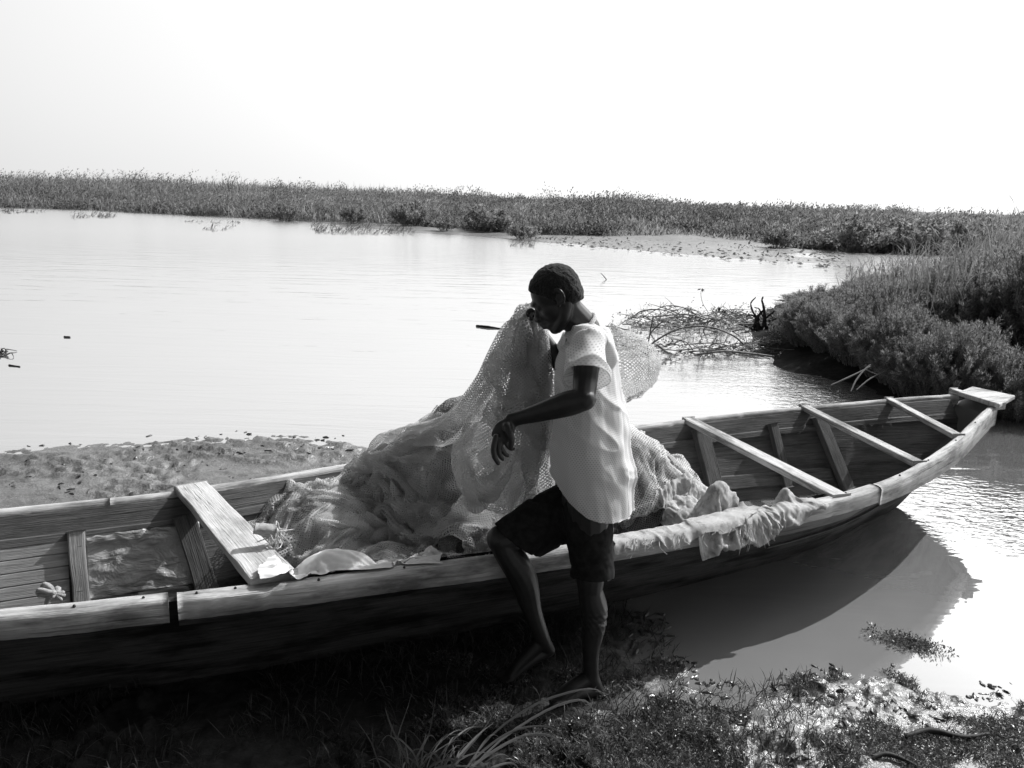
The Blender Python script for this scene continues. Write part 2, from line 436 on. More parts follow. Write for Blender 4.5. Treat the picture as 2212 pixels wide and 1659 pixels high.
GZ_ = ground_h(GX, GY)
V = np.stack([GX, GY, GZ_], -1)
gm = MB(); gm.add(V, gridf(len(rr), len(th), cv=True))
nt_ = len(th); base = gm.n-len(rr)*nt_
gm.add([[0, 0, GZ_[0].mean()]], np.zeros((0, 3), int)); i = np.arange(nt_)
gm.F3.append(np.stack([np.full(nt_, gm.n-1), (i+1) % nt_, i], 1))
def groundmat():
    M = Mat('wet_mud_and_sand')
    geo = M.n('ShaderNodeNewGeometry'); sx = M.n('ShaderNodeSeparateXYZ'); M.l(geo.outputs['Position'], sx.inputs[0])
    a = M.noise(14, 6, 0.65); b = M.noise(1.7, 5, 0.6)
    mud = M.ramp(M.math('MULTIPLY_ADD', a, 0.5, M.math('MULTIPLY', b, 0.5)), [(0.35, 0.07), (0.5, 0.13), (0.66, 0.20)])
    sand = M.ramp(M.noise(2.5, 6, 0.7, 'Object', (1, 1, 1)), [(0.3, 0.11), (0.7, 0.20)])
    shade_soil = M.ramp(M.math('MULTIPLY_ADD', a, 0.5, M.math('MULTIPLY', b, 0.5)), [(0.35, 0.010), (0.5, 0.020), (0.66, 0.042)])   # dark bank earth, blackened to paint shade on the near left ground
    def smap(src, p, q):
        r_ = M.n('ShaderNodeMapRange', interpolation_type='SMOOTHSTEP'); M.l(src, r_.inputs[0]); r_.inputs[1].default_value = p; r_.inputs[2].default_value = q; return r_.outputs[0]
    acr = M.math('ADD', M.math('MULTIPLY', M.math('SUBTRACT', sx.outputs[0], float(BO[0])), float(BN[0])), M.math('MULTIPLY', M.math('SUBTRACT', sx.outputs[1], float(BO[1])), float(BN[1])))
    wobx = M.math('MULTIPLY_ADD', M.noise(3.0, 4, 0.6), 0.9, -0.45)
    lit_silt = M.math('MAXIMUM', smap(M.math('ADD', acr, wobx), -0.3, 0.4), smap(M.math('ADD', sx.outputs[0], wobx), 0.1, 0.8))  # outside this mask the near left ground takes the painted shade
    lit_silt = M.math('MULTIPLY', lit_silt, smap(M.math('ADD', M.math('ADD', sx.outputs[1], M.math('MULTIPLY', sx.outputs[0], 1.0)), wobx), 11.4, 9.6))
    m0 = M.n('ShaderNodeMix', data_type='RGBA'); M.l(lit_silt, m0.inputs[0]); M.l(shade_soil, m0.inputs[6]); M.l(mud, m0.inputs[7]); mud = m0.outputs[2]
    far = M.math('GREATER_THAN', sx.outputs[1], 20.0)
    mx = M.n('ShaderNodeMix', data_type='RGBA'); M.l(far, mx.inputs[0]); M.l(mud, mx.inputs[6]); M.l(sand, mx.inputs[7])
    wet = M.n('ShaderNodeMapRange'); wet.inputs[1].default_value = 0.0; wet.inputs[2].default_value = 0.09
    wet.inputs[3].default_value = 0.22; wet.inputs[4].default_value = 0.75
    M.l(sx.outputs[2], wet.inputs[0])
    nb = M.bump(M.math('ADD', a, M.noise(60, 4, 0.6)), 0.7, 0.012)
    lit_silt = M.math('MAXIMUM', lit_silt, far)
    dry_or_shaded = M.math('MAXIMUM', wet.outputs[0], M.math('MULTIPLY_ADD', lit_silt, -0.7, 0.9))
    return M.done(M.bsdf(mx.outputs[2], dry_or_shaded, M.math('MULTIPLY_ADD', lit_silt, 0.8, 0.08), nb))
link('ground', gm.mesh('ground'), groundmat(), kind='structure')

# ---------------------------------------------------------------- river water
def watermat(name='silty_river_water', silt=0.19):
    M = Mat(name)
    geo = M.n('ShaderNodeNewGeometry'); pos = geo.outputs['Position']
    def wv(scale, sc, det=2, dist=0.4, rot=0.0):
        mp = M.n('ShaderNodeMapping'); mp.inputs['Scale'].default_value = sc; mp.inputs['Rotation'].default_value = (0, 0, rot)
        M.l(pos, mp.inputs[0]); x = M.n('ShaderNodeTexNoise'); x.inputs['Scale'].default_value = scale
        x.inputs['Detail'].default_value = det; x.inputs['Roughness'].default_value = 0.5; x.inputs['Distortion'].default_value = dist
        M.l(mp.outputs[0], x.inputs[0]); return x.outputs['Fac']
    a = wv(1.0, (0.5, 3.4, 1), 3, 0.6, math.radians(-16)); b = wv(5.0, (1.0, 2.6, 1), 2, 0.5, math.radians(20))
    def ring(cx, cy, r0, r1):
        d = M.n('ShaderNodeVectorMath', operation='DISTANCE'); M.l(pos, d.inputs[0]); d.inputs[1].default_value = (cx, cy, 0)
        q = M.n('ShaderNodeMapRange', interpolation_type='SMOOTHSTEP'); q.inputs[1].default_value = r0; q.inputs[2].default_value = r1
        q.inputs[3].default_value = 1; q.inputs[4].default_value = 0; M.l(d.outputs['Value'], q.inputs[0]); return q.outputs[0]
    c = wv(13, (1, 1.8, 1), 2, 0.5, math.radians(35))
    ruff = M.math('ADD', ring(3.15, 4.55, 0.2, 1.0), M.math('MULTIPLY', ring(3.3, 8.2, 0.3, 2.2), 0.8))
    h = M.math('ADD', M.math('MULTIPLY', a, 1.0), M.math('MULTIPLY', b, 0.10))
    spy = M.n('ShaderNodeSeparateXYZ'); M.l(pos, spy.inputs[0]); calm = M.n('ShaderNodeMapRange'); M.l(spy.outputs[1], calm.inputs[0])
    for k_, v_ in enumerate((3.2, 7.5, 0.22, 1.0)): calm.inputs[k_+1].default_value = v_
    h = M.math('MULTIPLY', h, calm.outputs[0])
    h = M.math('ADD', h, M.math('MULTIPLY', M.math('MULTIPLY', c, ruff), 1.1))
    nb = M.bump(h, 0.9, 0.012)
    n1 = M.noise(0.7, 4, 0.6)
    col = M.ramp(n1, [(0.3, silt*0.9), (0.7, silt*1.1)])
    df = M.n('ShaderNodeBsdfDiffuse'); M.l(col, df.inputs[0])
    g = M.n('ShaderNodeBsdfGlossy'); g.inputs['Color'].default_value = (1, 1, 1, 1); sp_ = M.n('ShaderNodeSeparateXYZ'); M.l(pos, sp_.inputs[0])
    rg = M.n('ShaderNodeMapRange'); rg.inputs[1].default_value = 6; rg.inputs[2].default_value = 34; rg.inputs[3].default_value = 0.03; rg.inputs[4].default_value = 0.24
    M.l(sp_.outputs[1], rg.inputs[0]); M.l(rg.outputs[0], g.inputs['Roughness'])
    M.l(nb, g.inputs['Normal'])
    lw = M.n('ShaderNodeLayerWeight'); lw.inputs['Blend'].default_value = 0.5; M.l(nb, lw.inputs['Normal'])
    fr = M.ramp(lw.outputs['Facing'], [(0.0, 0.04), (0.35, 0.08), (0.55, 0.27), (0.75, 0.66), (1.0, 0.9)])
    mx = M.n('ShaderNodeMixShader'); M.l(fr, mx.inputs[0]); M.l(df.outputs[0], mx.inputs[1]); M.l(g.outputs[0], mx.inputs[2])
    return M.done(mx.outputs[0])
M_water = watermat()
q = 1800.0
wp = np.array([[-q, -q, 0], [q, -q, 0], [q, q, 0], [-q, q, 0]])
link('water', mesh_np('water', wp, np.array([[0, 1, 2, 3]])), M_water, kind='structure')
# ---------------------------------------------------------------- boat
boat = empty('wooden_boat', tuple(bw3(0.3, 0.1, 0.0)), 'long narrow weathered wooden canoe, bow in the river, nets heaped amidships', 'boat')
def loft(ss, loop, zuv=False):
    """loop(s) -> (k,2) of (w,z), closed section; lofted over stations ss with end faces"""
    L = np.stack([loop(s) for s in ss]); k = L.shape[1]
    V = bw3(ss[:, None]*np.ones(k), L[..., 0], L[..., 1])
    per = np.concatenate([np.zeros((len(ss), 1)), np.cumsum(np.linalg.norm(np.diff(L, axis=1), axis=2), axis=1)], 1)
    uv = np.stack([ss[:, None]*np.ones(k), (L[..., 1]*1.2+per*0.02+L[..., 0]*(0.0 if zuv else 0.0)) if zuv else per], -1)
    mb = MB(); mb.add(V, gridf(len(ss), k, cv=True), uv)
    return mb, V, k
def hull_loop(s):
    zt, zf, b = nz(s)-0.02, fz(s)-0.02, botz(s)
    t = 0.028
    wob = 0.004*math.sin(s*3.1)
    zs = np.linspace(0, 1, 7)
    o = [(near_wall(s, zt+(b-zt)*q)+wob*math.sin(q*9), zt+(b-zt)*q) for q in zs]
    o += [(far_wall(s, zf+(b-zf)*q), zf+(b-zf)*q) for q in zs[::-1]]
    bi = b+0.08
    i_ = [(far_wall(s, zf+(bi-zf)*q)-t, zf+(bi-zf)*q) for q in zs]
    i_ += [(near_wall(s, zt+(bi-zt)*q)+t, zt+(bi-zt)*q) for q in zs[::-1]]
    return np.array(o+i_)
ss = np.linspace(-5.6, 3.02, 150)
mb, V_, k_ = loft(ss, hull_loop, True)
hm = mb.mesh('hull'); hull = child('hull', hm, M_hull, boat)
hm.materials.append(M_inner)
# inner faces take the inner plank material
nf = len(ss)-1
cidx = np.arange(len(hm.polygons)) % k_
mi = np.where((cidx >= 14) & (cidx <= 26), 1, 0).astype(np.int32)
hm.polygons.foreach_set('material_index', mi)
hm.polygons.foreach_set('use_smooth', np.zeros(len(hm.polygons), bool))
# stem boards closing the bow and stern
def bar(name, p0, p1, wid, thk, mat, par=boat, up=(0, 0, 1), n=14, rag=0.003, bev=0.006, label=None, seed=0, wid1=None):
    """a sawn board from p0 to p1, slightly uneven; returns its object"""
    p0, p1 = np.asarray(p0, float), np.asarray(p1, float)
    T = nrm(p1-p0); A = nrm(np.cross(T, up)); B = np.cross(A, T)
    t = np.linspace(0, 1, n); L = np.linalg.norm(p1-p0)
    wid1 = wid if wid1 is None else wid1
    mb = MB(); V = []
    for i_, q in enumerate(t):
        w_ = (wid+(wid1-wid)*q)/2
        for a, b in ((-1, -1), (1, -1), (1, 1), (-1, 1)):
            j = (vn(q*L*9, a*3.3+b*7.7, seed=seed+5)-0.5)*2*rag
            V.append(p0+T*(q*L)+A*(a*w_+j)+B*(b*thk/2+j*0.6))
    V = np.array(V)
    uv = [((i//4)/(n-1)*L+seed*1.7, (i % 4)*0.08+seed*0.37) for i in range(len(V))]
    mb.add(V, gridf(n, 4, cv=True), uv)
    e = len(V)-4
    mb.F4.append(np.array([[3, 2, 1, 0], [e, e+1, e+2, e+3]])+mb.n-len(V))
    o = child(name, mb.mesh(name, False), mat, par, label)
    if bev:
        b = o.modifiers.new('bevel', 'BEVEL'); b.width = bev; b.segments = 2; b.limit_method = 'ANGLE'; b.angle_limit = 0.9
    return o
def bwp(s, w, z): return bw3(s, w, z)
def rail(name, s0, s1, wf, zf_, a0, a1, hgt, side, label=None, n=70, mat=None, seed=0, end_round=True):
    n = int((s1-s0)/0.02)
    """gunwale board: spans w from wf(s)+a0 to wf(s)+a1, top at zf_(s)"""
    ss = np.linspace(s0, s1, n)
    def lp(s):
        z = zf_(s)+0.004*vn(s*5, seed*3.1, seed=seed)-0.002
        ch = 0.010*max(0.0, float(vn(s*22, 4.4, seed=seed+4))-0.72)/0.28+0.003*float(vn(s*60, 1.1, seed=seed+6))
        lo, hi = wf(s)+a0+0.007*(vn(s*7, 1.5, seed=seed+1)-0.5)+ch, wf(s)+a1+0.006*(vn(s*6, 2.5, seed=seed+2)-0.5)-0.6*ch
        hh = hgt(s) if callable(hgt) else hgt
        r = 0.010
        return np.array([(lo, z-hh), (lo, z-r), (lo+r, z), ((lo+hi)/2, z+0.003), (hi-r, z), (hi, z-r), (hi, z-hh)])
    mb, V, k = loft(ss, lp)
    V0 = mb.n-len(ss)*k
    e = (len(ss)-1)*k
    idx = np.arange(k)
    for off in (0, e):
        mb.F3.append(np.array([[off, off+i, off+i+1] if off else [off, off+i+1, off+i] for i in range(1, k-1)]))
    return child(name, mb.mesh(name), mat or M_rail, boat, label)
rail('gunwale', -5.6, -1.727, nw, nz, 0.0, 0.078, 0.075, 1, 'near gunwale board left of the joint', seed=3)
rail('gunwale', -1.700, 1.30, nw, nz, 0.0, 0.075, 0.070, 1, 'near gunwale board beside the nets', seed=4, n=120)
rail('gunwale', 1.302, 3.03, nw, lambda s: nz(s)+0.002, -0.002, 0.060, lambda s: 0.085+0.03*sstep(1.3, 2.2, s), 1, 'near gunwale board rising to the bow', seed=5)
rail('gunwale', -5.6, -1.95, fw, fz, -0.052, 0.0, 0.095, -1, 'far gunwale board at the left', seed=6)
rail('gunwale', -1.946, 3.10, fw, fz, -0.050, 0.0, 0.090, -1, 'far gunwale board running to the bow', seed=7, n=140)
# repair board under the near rail, broken at its right end
def sw_board(name, pts_lo, pts_hi, off, mat, label=None, thk=0.02):
    lo = interp_path(pts_lo, 30); hi = interp_path(pts_hi, 30); V = []
    for a, b in zip(lo, hi):
        V += [bw3(a[0], near_wall(a[0], a[1])-off, a[1]), bw3(b[0], near_wall(b[0], b[1])-off-0.002, b[1]),
              bw3(b[0], near_wall(b[0], b[1])-off+thk, b[1]), bw3(a[0], near_wall(a[0], a[1])-off+thk, a[1])]
    V = np.array(V); mb = MB(); uv = [(lo[i//4][0], (0, .1, .12, .22)[i % 4]) for i in range(len(V))]
    mb.add(V, gridf(30, 4, cv=True), uv); e = len(V)-4; mb.F4.append(np.array([[3, 2, 1, 0], [e, e+1, e+2, e+3]]))
    return child(name, mb.mesh(name, False), mat, boat, label)
M_patch = wood('dull_side_board_wood', 0.10, 0.24, stain=0.5)
sw_board('side_board', [(0.45, .37), (0.9, .365), (1.2, .375), (1.27, .42)], [(0.45, .455), (0.9, .46), (1.2, .475), (1.30, .485)], 0.064, M_patch, 'outer repair board with a broken end', 0.03)
sw_board('side_board', [(-5.4, .42), (-3, .385), (-1.75, .375)], [(-5.4, .56), (-3, .45), (-1.75, .42)], 0.014, M_hull, None, 0.012)
sw_board('side_board', [(-1.70, .36), (-.5, .355), (0.9, .36)], [(-1.70, .425), (-.5, .42), (0.9, .43)], 0.016, M_hull, None, 0.012)
sw_board('rub_strake', [(0.9, .20), (1.5, .215), (2.1, .27), (2.6, .39)], [(0.9, .212), (1.5, .227), (2.1, .282), (2.6, .402)], 0.012, M_patch, None, 0.02)
# thwarts
def thwart(s0, s1, wid, thk, seed, label, zoff=0.0, wn_=None, rag=0.003, nend=0.012, mat=None):
    a = bw3(s0, fw(s0)-0.012, fz(s0)+thk/2+zoff); b = bw3(s1, nw(s1)+nend, nz(s1)+thk/2+zoff)
    if thk < .034: a[2] -= thk-.008; b[2] -= thk-.008
    return bar('thwart', a, b, wid, thk, mat or M_rail, n=26, rag=rag, seed=seed, label=label, wid1=wn_)
thwart(-1.62, -1.39, 0.135, 0.035, 1, 'broad worn seat board at the left end of the nets', -0.016, 0.155, 0.006, nend=0.075, mat=M_seat)
thwart(1.17, 1.06, 0.075, 0.032, 2, 'crossbar just right of the nets', 0.0, 0.085, nend=0.025)
thwart(2.00, 1.74, 0.058, 0.030, 3, 'middle crossbar in the open bow', 0.0, 0.065, nend=0.045)
thwart(2.62, 2.30, 0.050, 0.030, 4, 'crossbar nearest the bow', 0.0, 0.060, nend=0.045)
thwart(-3.3, -3.25, 0.13, 0.035, 5, 'seat board near the stern', 0.004)
o = bar('bow_beam', bw3(3.115, fw(3.1)+0.01, fz(3.1)+0.016), bw3(3.03, nw(3.0)-0.012, nz(3.0)+0.016), 0.055, 0.03, M_rail, n=12, seed=8, rag=0.002)
# bow platform
pl = np.array([sw(atz(x, y, .66)) for x, y in [(2070, 846), (2100, 834), (2194, 854), (2160, 873)]])
def slab(name, pts, z0, z1, mat, label=None, bev=0.006, dz=0.0):
    n = len(pts); lo = np.array([bw3(p[0], p[1], z0+dz*(p[0]-pts[0][0])) for p in pts]); hi = np.array([bw3(p[0], p[1], z1+dz*(p[0]-pts[0][0])) for p in pts])
    mb = MB(); mb.add(np.vstack([lo, hi]), np.array([[i, (i+1) % n, n+(i+1) % n, n+i] for i in range(n)]), [(p[0], p[1]) for p in pts]*2)
    mb.F4.append(np.array([[n-1-i for i in range(n)], [n+i for i in range(n)]]))
    o = child(name, mb.mesh(name, False), mat, boat, label)
    b = o.modifiers.new('bevel', 'BEVEL'); b.width = bev; b.segments = 3; b.limit_method = 'ANGLE'
    return o
slab('bow_platform', [pl[0], pl[3], pl[2], pl[1]], .632, .66, M_rail, 'sunlit square bow platform', 0.008)
# raked stem under the platform
st = MB()
for s0_, s1_ in ((0, 1),):
    A_ = [bw3(3.02, nw(3.0)+0.03, .56), bw3(3.09, fw(3.05)-0.03, .56), bw3(2.95, far_wall(2.95, .3), .40), bw3(2.9, near_wall(2.9, .3), .38)]
    B_ = [bw3(3.26, .28, .63), bw3(3.26, .44, .63), bw3(3.05, .42, .42), bw3(3.05, .30, .42)]
    st.add(np.array(A_+B_), np.array([[0, 1, 2, 3], [7, 6, 5, 4], [0, 4, 5, 1], [1, 5, 6, 2], [2, 6, 7, 3], [3, 7, 4, 0]]))
child('stem_block', st.mesh('stem_block', False), M_patch, boat)
# floor boards + bilge water
def floor_loop(s):
    z = max(FLOOR, botz(s)+0.085)
    a, b = near_wall(s, z)+0.02, far_wall(s, z)-0.02
    return np.array([(a, z-0.02), (b, z-0.02), (b, z), (a, z)])
mb, _, _ = loft(np.linspace(-5.2, 2.9, 60), floor_loop)
child('bottom_boards', mb.mesh('bottom_boards', False), M_inner, boat)
def bilge_loop(s):
    z = 0.085; return np.array([(near_wall(s, z)+0.022, z-0.01), (far_wall(s, z)-0.022, z-0.01), (far_wall(s, z)-0.022, z), (near_wall(s, z)+0.022, z)])
M_bilge = watermat('bilge_water', 0.22)
mb, _, _ = loft(np.linspace(0.75, 2.18, 24), bilge_loop)
child('bilge_water', mb.mesh('bilge_water', False), M_bilge, boat)
# ribs, posts and stringers on the far inner wall
def wp(s, z, off=0.03): return bw3(s, far_wall(s, z)-off, z)
def near_in(s, z, off=0.03): return bw3(s, near_wall(s, z)+off, z)
def rib(s0, z0, s1, z1, wid, thk, seed, mat=M_inner, label=None, off=0.03, name='rib'):
    a, b = wp(s0, z0, off+thk/2), wp(s1, z1, off+thk/2)
    nn = nrm(np.array([-BN[0], -BN[1], 0.45]))
    return bar(name, a, b, wid, thk, mat, up=nn, seed=seed, label=label, n=12, rag=0.003)
cl = rib(-2.075, .41, -2.06, .10, 0.062, 0.035, 11, M_plank, 'pale notched cleat on the inner side')
for k, z in enumerate((.36, .31, .255, .20)):
    p = wp(-2.068, z, 0.066)
    bar('notch', p-np.array([BD[0], BD[1], 0])*0.013, p+np.array([BD[0], BD[1], 0])*0.013, 0.007, 0.004, M_nail, par=cl, n=2, bev=0)
rib(1.19, .50, 1.23, .09, 0.10, 0.045, 12, name='post')
rib(1.70, .50, 1.72, .14, 0.06, 0.035, 13)
rib(2.03, .53, 2.14, .10, 0.085, 0.04, 14)
rib(-1.66, .42, -1.58, .09, 0.09, 0.04, 15, name='post')
rib(-2.95, .42, -2.93, .10, 0.06, 0.035, 16)
rib(-0.55, .42, -0.53, .10, 0.06, 0.035, 18)
def stringer(s0, s1, z, h, seed, mat=M_inner, off=0.03, thk=0.02, name='stringer', label=None):
    ss_ = np.linspace(s0, s1, 26)
    def lp(s):
        zz = z(s) if callable(z) else z
        return np.array([(far_wall(s, zz)-off, zz), (far_wall(s, zz)-off-thk, zz), (far_wall(s, zz+h)-off-thk, zz+h), (far_wall(s, zz+h)-off, zz+h)])
    mb, V, k = loft(ss_, lp); e = 25*4
    mb.F4.append(np.array([[0, 1, 2, 3], [e+3, e+2, e+1, e]]))
    o = child(name, mb.mesh(name, False), mat, boat, label)
    b = o.modifiers.new('bevel', 'BEVEL'); b.width = 0.003; b.segments = 2
    return o
stringer(1.28, 2.05, .16, 0.07, 21)
stringer(-5.0, -1.2, .07, 0.085, 22, M_hull, thk=0.03)
stringer(-5.0, 3.0, lambda s: fz(s)-0.125, 0.03, 23, M_inner, thk=0.012)
for k in range(5):                                           # lapped side planks at the left
    stringer(-4.6, -2.105, 0.150+k*0.046, 0.0435, 30+k, M_plank, off=0.03, thk=0.016-0.001*k, name='side_plank')
# dented metal sheet
n1, n2 = 60, 40
sg = np.linspace(-2.04, -1.60, n1); zg = np.linspace(.155, .385, n2)
SG, ZG = np.meshgrid(sg, zg, indexing='ij')
dent = (fbm(SG*14, ZG*30, o=3, seed=61)-0.5)*0.030
Vt = bw3(SG, far_wall(SG, ZG)-0.042-dent-0.01*np.exp(-((ZG-.37)/.02)**2)*(vn(SG*30, 0, seed=4)), ZG+0.010*(vn(SG*40, 3, seed=7)-.5)*(ZG > .37))
tm = MB(); tm.add(Vt, gridf(n1, n2), np.stack([SG, ZG], -1))
so_ = child('metal_sheet', tm.mesh('metal_sheet'), M_tin, boat, 'dented pale metal sheet nailed inside the far side')
so_.modifiers.new('solidify', 'SOLIDIFY').thickness = 0.003
# nails on the near gunwale
for s_, w_ in [(-2.0, .03), (-1.80, .04), (-1.64, .035), (-1.52, .04), (-1.25, .03), (-0.95, .035), (1.5, .03), (1.8, .025), (2.2, .03), (2.6, .03), (1.1, .04), (.6, .04)]:
    nb_ = MB(); p = bw3(s_, nw(s_)+w_, nz(s_)+0.003); tube(nb_, [p, p+np.array([0, 0, .003])], [0.0055, 0.0045], 8, 2)
    child('nail', nb_.mesh('nail'), M_nail, boat)
# ---------------------------------------------------------------- vegetation
def blades_np(base, az, L, Wd, lean, curl, nseg=3, twist=None):
    """tapered bent blades; returns V, F for many blades"""
    N = len(base); t = np.linspace(0, 1, nseg+1)
    hx = np.stack([np.cos(az), np.sin(az), np.zeros(N)], 1)
    tw = rng.uniform(0, np.pi, N) if twist is None else twist
    px = np.stack([np.cos(tw), np.sin(tw), np.zeros(N)], 1)
    zz = np.array([0, 0, 1.0])
    p = base[:, None]+L[:, None, None]*(t[None, :, None]*(np.sin(lean)[:, None, None]*hx[:, None]+np.cos(lean)[:, None, None]*zz)
        + (curl[:, None]*t[None]**2.2)[..., None]*(hx[:, None]*0.8-zz*0.75))
    w = (Wd[:, None]*np.array([0.6]+[1.0]*(nseg-1)+[0.05])[None])*0.5
    V = np.stack([p-px[:, None]*w[..., None], p+px[:, None]*w[..., None]], 2)      # N, nseg+1, 2, 3
    k = 2*(nseg+1); b = (np.arange(N)*k)[:, None]
    F = np.concatenate([b+np.array([2*i, 2*i+1, 2*i+3, 2*i+2])[None] for i in range(nseg)])
    return V.reshape(-1, 3), F
def leaves_np(c, d, L, Wd):
    """diamond leaves with centre line d"""
    N = len(c); r = rng.normal(size=(N, 3)); d = d/np.linalg.norm(d, axis=1)[:, None]
    s = np.cross(d, r); s /= np.linalg.norm(s, axis=1)[:, None]+1e-9
    nn = np.cross(d, s)
    V = np.stack([c, c+d*L[:, None]*0.45+s*Wd[:, None]*0.5+nn*L[:, None]*0.06, c+d*L[:, None], c+d*L[:, None]*0.45-s*Wd[:, None]*0.5+nn*L[:, None]*0.06], 1)
    return V.reshape(-1, 3), (np.arange(N)*4)[:, None]+np.arange(4)[None]
U = rng.uniform
def sample_poly(P, n, box, cond):
    out = []; tot = 0
    while tot < n:
        x = U(box[0], box[1], n); y = U(box[2], box[3], n)
        k = cond(x, y); out.append(np.stack([x[k], y[k]], 1)); tot += k.sum()
        if not k.any(): break
    return np.concatenate(out)[:n]
far_edge = lambda x, y: sd_poly(x, y, P_far)
# vegetation line of the far bank (in front of it lies bare sand)
P_veg = np.vstack([[[-160, 86], [-70, 76]], poly([(0,449.5),(200,454.5),(380,463.5),(560,472),(700,480),(840,486),(960,494),(1120,506),(1235,512),(1350,515),(1500,520),(1620,527),(1700,533),(1760,541),(1850,546),(1990,548),(2212,551)]), [[34, 30], [60, 23], [400, 11], [400, 900], [-500, 900], [-500, 100]]])
def vd(x, y): return sd_poly(x, y, P_veg)+(fbm(x*0.3, y*0.3, o=3, seed=71)-0.5)*3.0
def cover(n, depth0, depth1, dens_scale=0.22, thr=0.0):
    """points on the far bank, thinned with distance"""
    o = []; tot = 0
    while tot < n:
        a = np.radians(U(-37, 38, n*2)); r = np.exp(U(math.log(22), math.log(230), n*2))
        x = r*np.sin(a); y = r*np.cos(a)
        d = vd(x, y); k = (d > depth0) & (d < depth1) & (fbm(x*dens_scale, y*dens_scale, o=3, seed=81) > thr)
        o.append(np.stack([x[k], y[k], d[k]], 1)); tot += k.sum()
    return np.concatenate(o)[:n]
def gh(x, y): return ground_h(x, y, False)+(fbm(x*0.5, y*0.5, o=4, seed=51)-0.5)*0.10
def hillfac(x, y): return 0.80+1.0*sstep(0.35, 0.65, fbm(x*0.09, y*0.09, o=3, seed=95))
_hf0 = hillfac
def hillfac(x, y): return _hf0(x, y)*(1-0.42*sstep(0.02, 0.26, x/np.maximum(y, 1)))
def left_tall(x, y): return sstep(-5, -22, x)
mb = MB()
p = cover(90000, 0.0, 60)                                      # windblown grass and low growth
x, y, d = p.T; z = gh(x, y); hf = hillfac(x, y)
L = (0.42+0.50*U(size=len(x)))*hf*(0.55+0.45*sstep(0, 3, d))*(1+0.55*left_tall(x, y))
V, F = blades_np(np.stack([x, y, z], 1), U(0, 2*np.pi, len(x)), L, 0.035+0.03*U(size=len(x))+y*0.0004, U(0, 0.5, len(x)), U(0, 0.5, len(x)), 2)
mb.add(V, F)
link('far_grass', mb.mesh('far_grass'), M_far, label='mass of windblown grass covering the whole far river bank', cat='grass', kind='stuff')
# clumps of leafy growth, dense mass low on the bank
mb = MB()
p = cover(9000, 0.1, 45, 0.15, 0.40)
for kk in range(1):
    x, y, d = p.T; n_ = 48; hf = hillfac(x, y)
    R_ = (0.28+0.42*U(size=len(x)))*hf*(0.65+0.55*sstep(0.4, 0.6, fbm(x*0.12, y*0.12, o=3, seed=96)))
    u = rng.normal(size=(len(x), n_, 3)); u /= np.linalg.norm(u, axis=2)[..., None]; u[..., 2] = np.abs(u[..., 2])
    rad = U(0.35, 1.0, (len(x), n_, 1))
    c = np.stack([x, y, gh(x, y)], 1)[:, None]+u*rad*np.stack([R_*1.25, R_*1.25, R_*1.5], 1)[:, None]
    dd = u+rng.normal(size=u.shape)*0.5+np.array([0, 0, 0.3])
    V, F = leaves_np(c.reshape(-1, 3), dd.reshape(-1, 3), np.repeat(0.10+0.08*U(size=len(x))+y*0.0006, n_), np.repeat(0.05+0.03*U(size=len(x))+y*0.0005, n_))
    mb.add(V, F)
p = cover(130, 1.0, 60, 0.06, 0.46)                             # larger bushes that break the skyline
x, y, d = p.T; n_ = 420; R_ = U(0.6, 1.5, len(x))*(1+0.3*(y > 60)); H_ = U(0.6, 1.9, len(x))*(0.9+0.35*left_tall(x, y))*(1-0.40*sstep(0.02, 0.26, x/y))
u = rng.normal(size=(len(x), n_, 3)); u /= np.linalg.norm(u, axis=2)[..., None]; u[..., 2] = np.abs(u[..., 2])
lob = 0.75+0.5*fbm(u[..., 0]*2.2+x[:, None], u[..., 1]*2.2+y[:, None], u[..., 2]*2.2, o=2, seed=5)
c = np.stack([x, y, gh(x, y)], 1)[:, None]+u*(U(0.35, 1.0, (len(x), n_))*lob)[..., None]*np.stack([R_, R_, H_*1.25], 1)[:, None]
dd = u*0.6+rng.normal(size=u.shape)*0.4+np.array([0.25, 0, 0.6])
V, F = leaves_np(c.reshape(-1, 3), dd.reshape(-1, 3), np.repeat(0.13+y*0.0007, n_), np.repeat(0.045+y*0.0004, n_)); mb.add(V, F)
link('far_undergrowth', mb.mesh('far_undergrowth'), M_fard, label='dark leafy undergrowth spread through the grass of the far bank', cat='undergrowth', kind='stuff')
# plumed reeds leaning to the right on the skyline and on the left bank
mb = MB()
p = cover(9000, 1.5, 40, 0.12, 0.47); x, y, d = p.T
w_ = left_tall(x, y); k = U(size=len(x)) < 0.35+0.6*w_; x, y, d, w_ = x[k], y[k], d[k], w_[k]
B_ = np.stack([x, y, gh(x, y)], 1); n_ = len(x)
L = (0.6+0.5*U(size=n_))*(0.8+0.35*w_)*hillfac(x, y)*(0.40+0.95*sstep(0.42, 0.62, fbm(x*0.16, y*0.16, o=3, seed=99)))
V, F = blades_np(B_, rng.normal(0, 0.5, n_), L, 0.026+y*0.0004, U(0.05, 0.45, n_), U(0.1, 0.6, n_), 4); mb.add(V, F)
for q in range(5):
    top = B_+np.stack([np.zeros(n_), np.zeros(n_), L*U(0.55, 0.95, n_)], 1)+np.stack([L*0.12, np.zeros(n_), np.zeros(n_)], 1)
    V, F = blades_np(top, rng.normal(0, 0.7, n_), 0.28+0.25*U(size=n_), 0.028+y*0.0005, U(0.2, 0.9, n_), U(0.3, 1.0, n_), 3); mb.add(V, F)
link('far_reeds', mb.mesh('far_reeds'), M_far, label='tall plumed reeds bending in the wind along the far skyline', cat='reeds', kind='stuff')
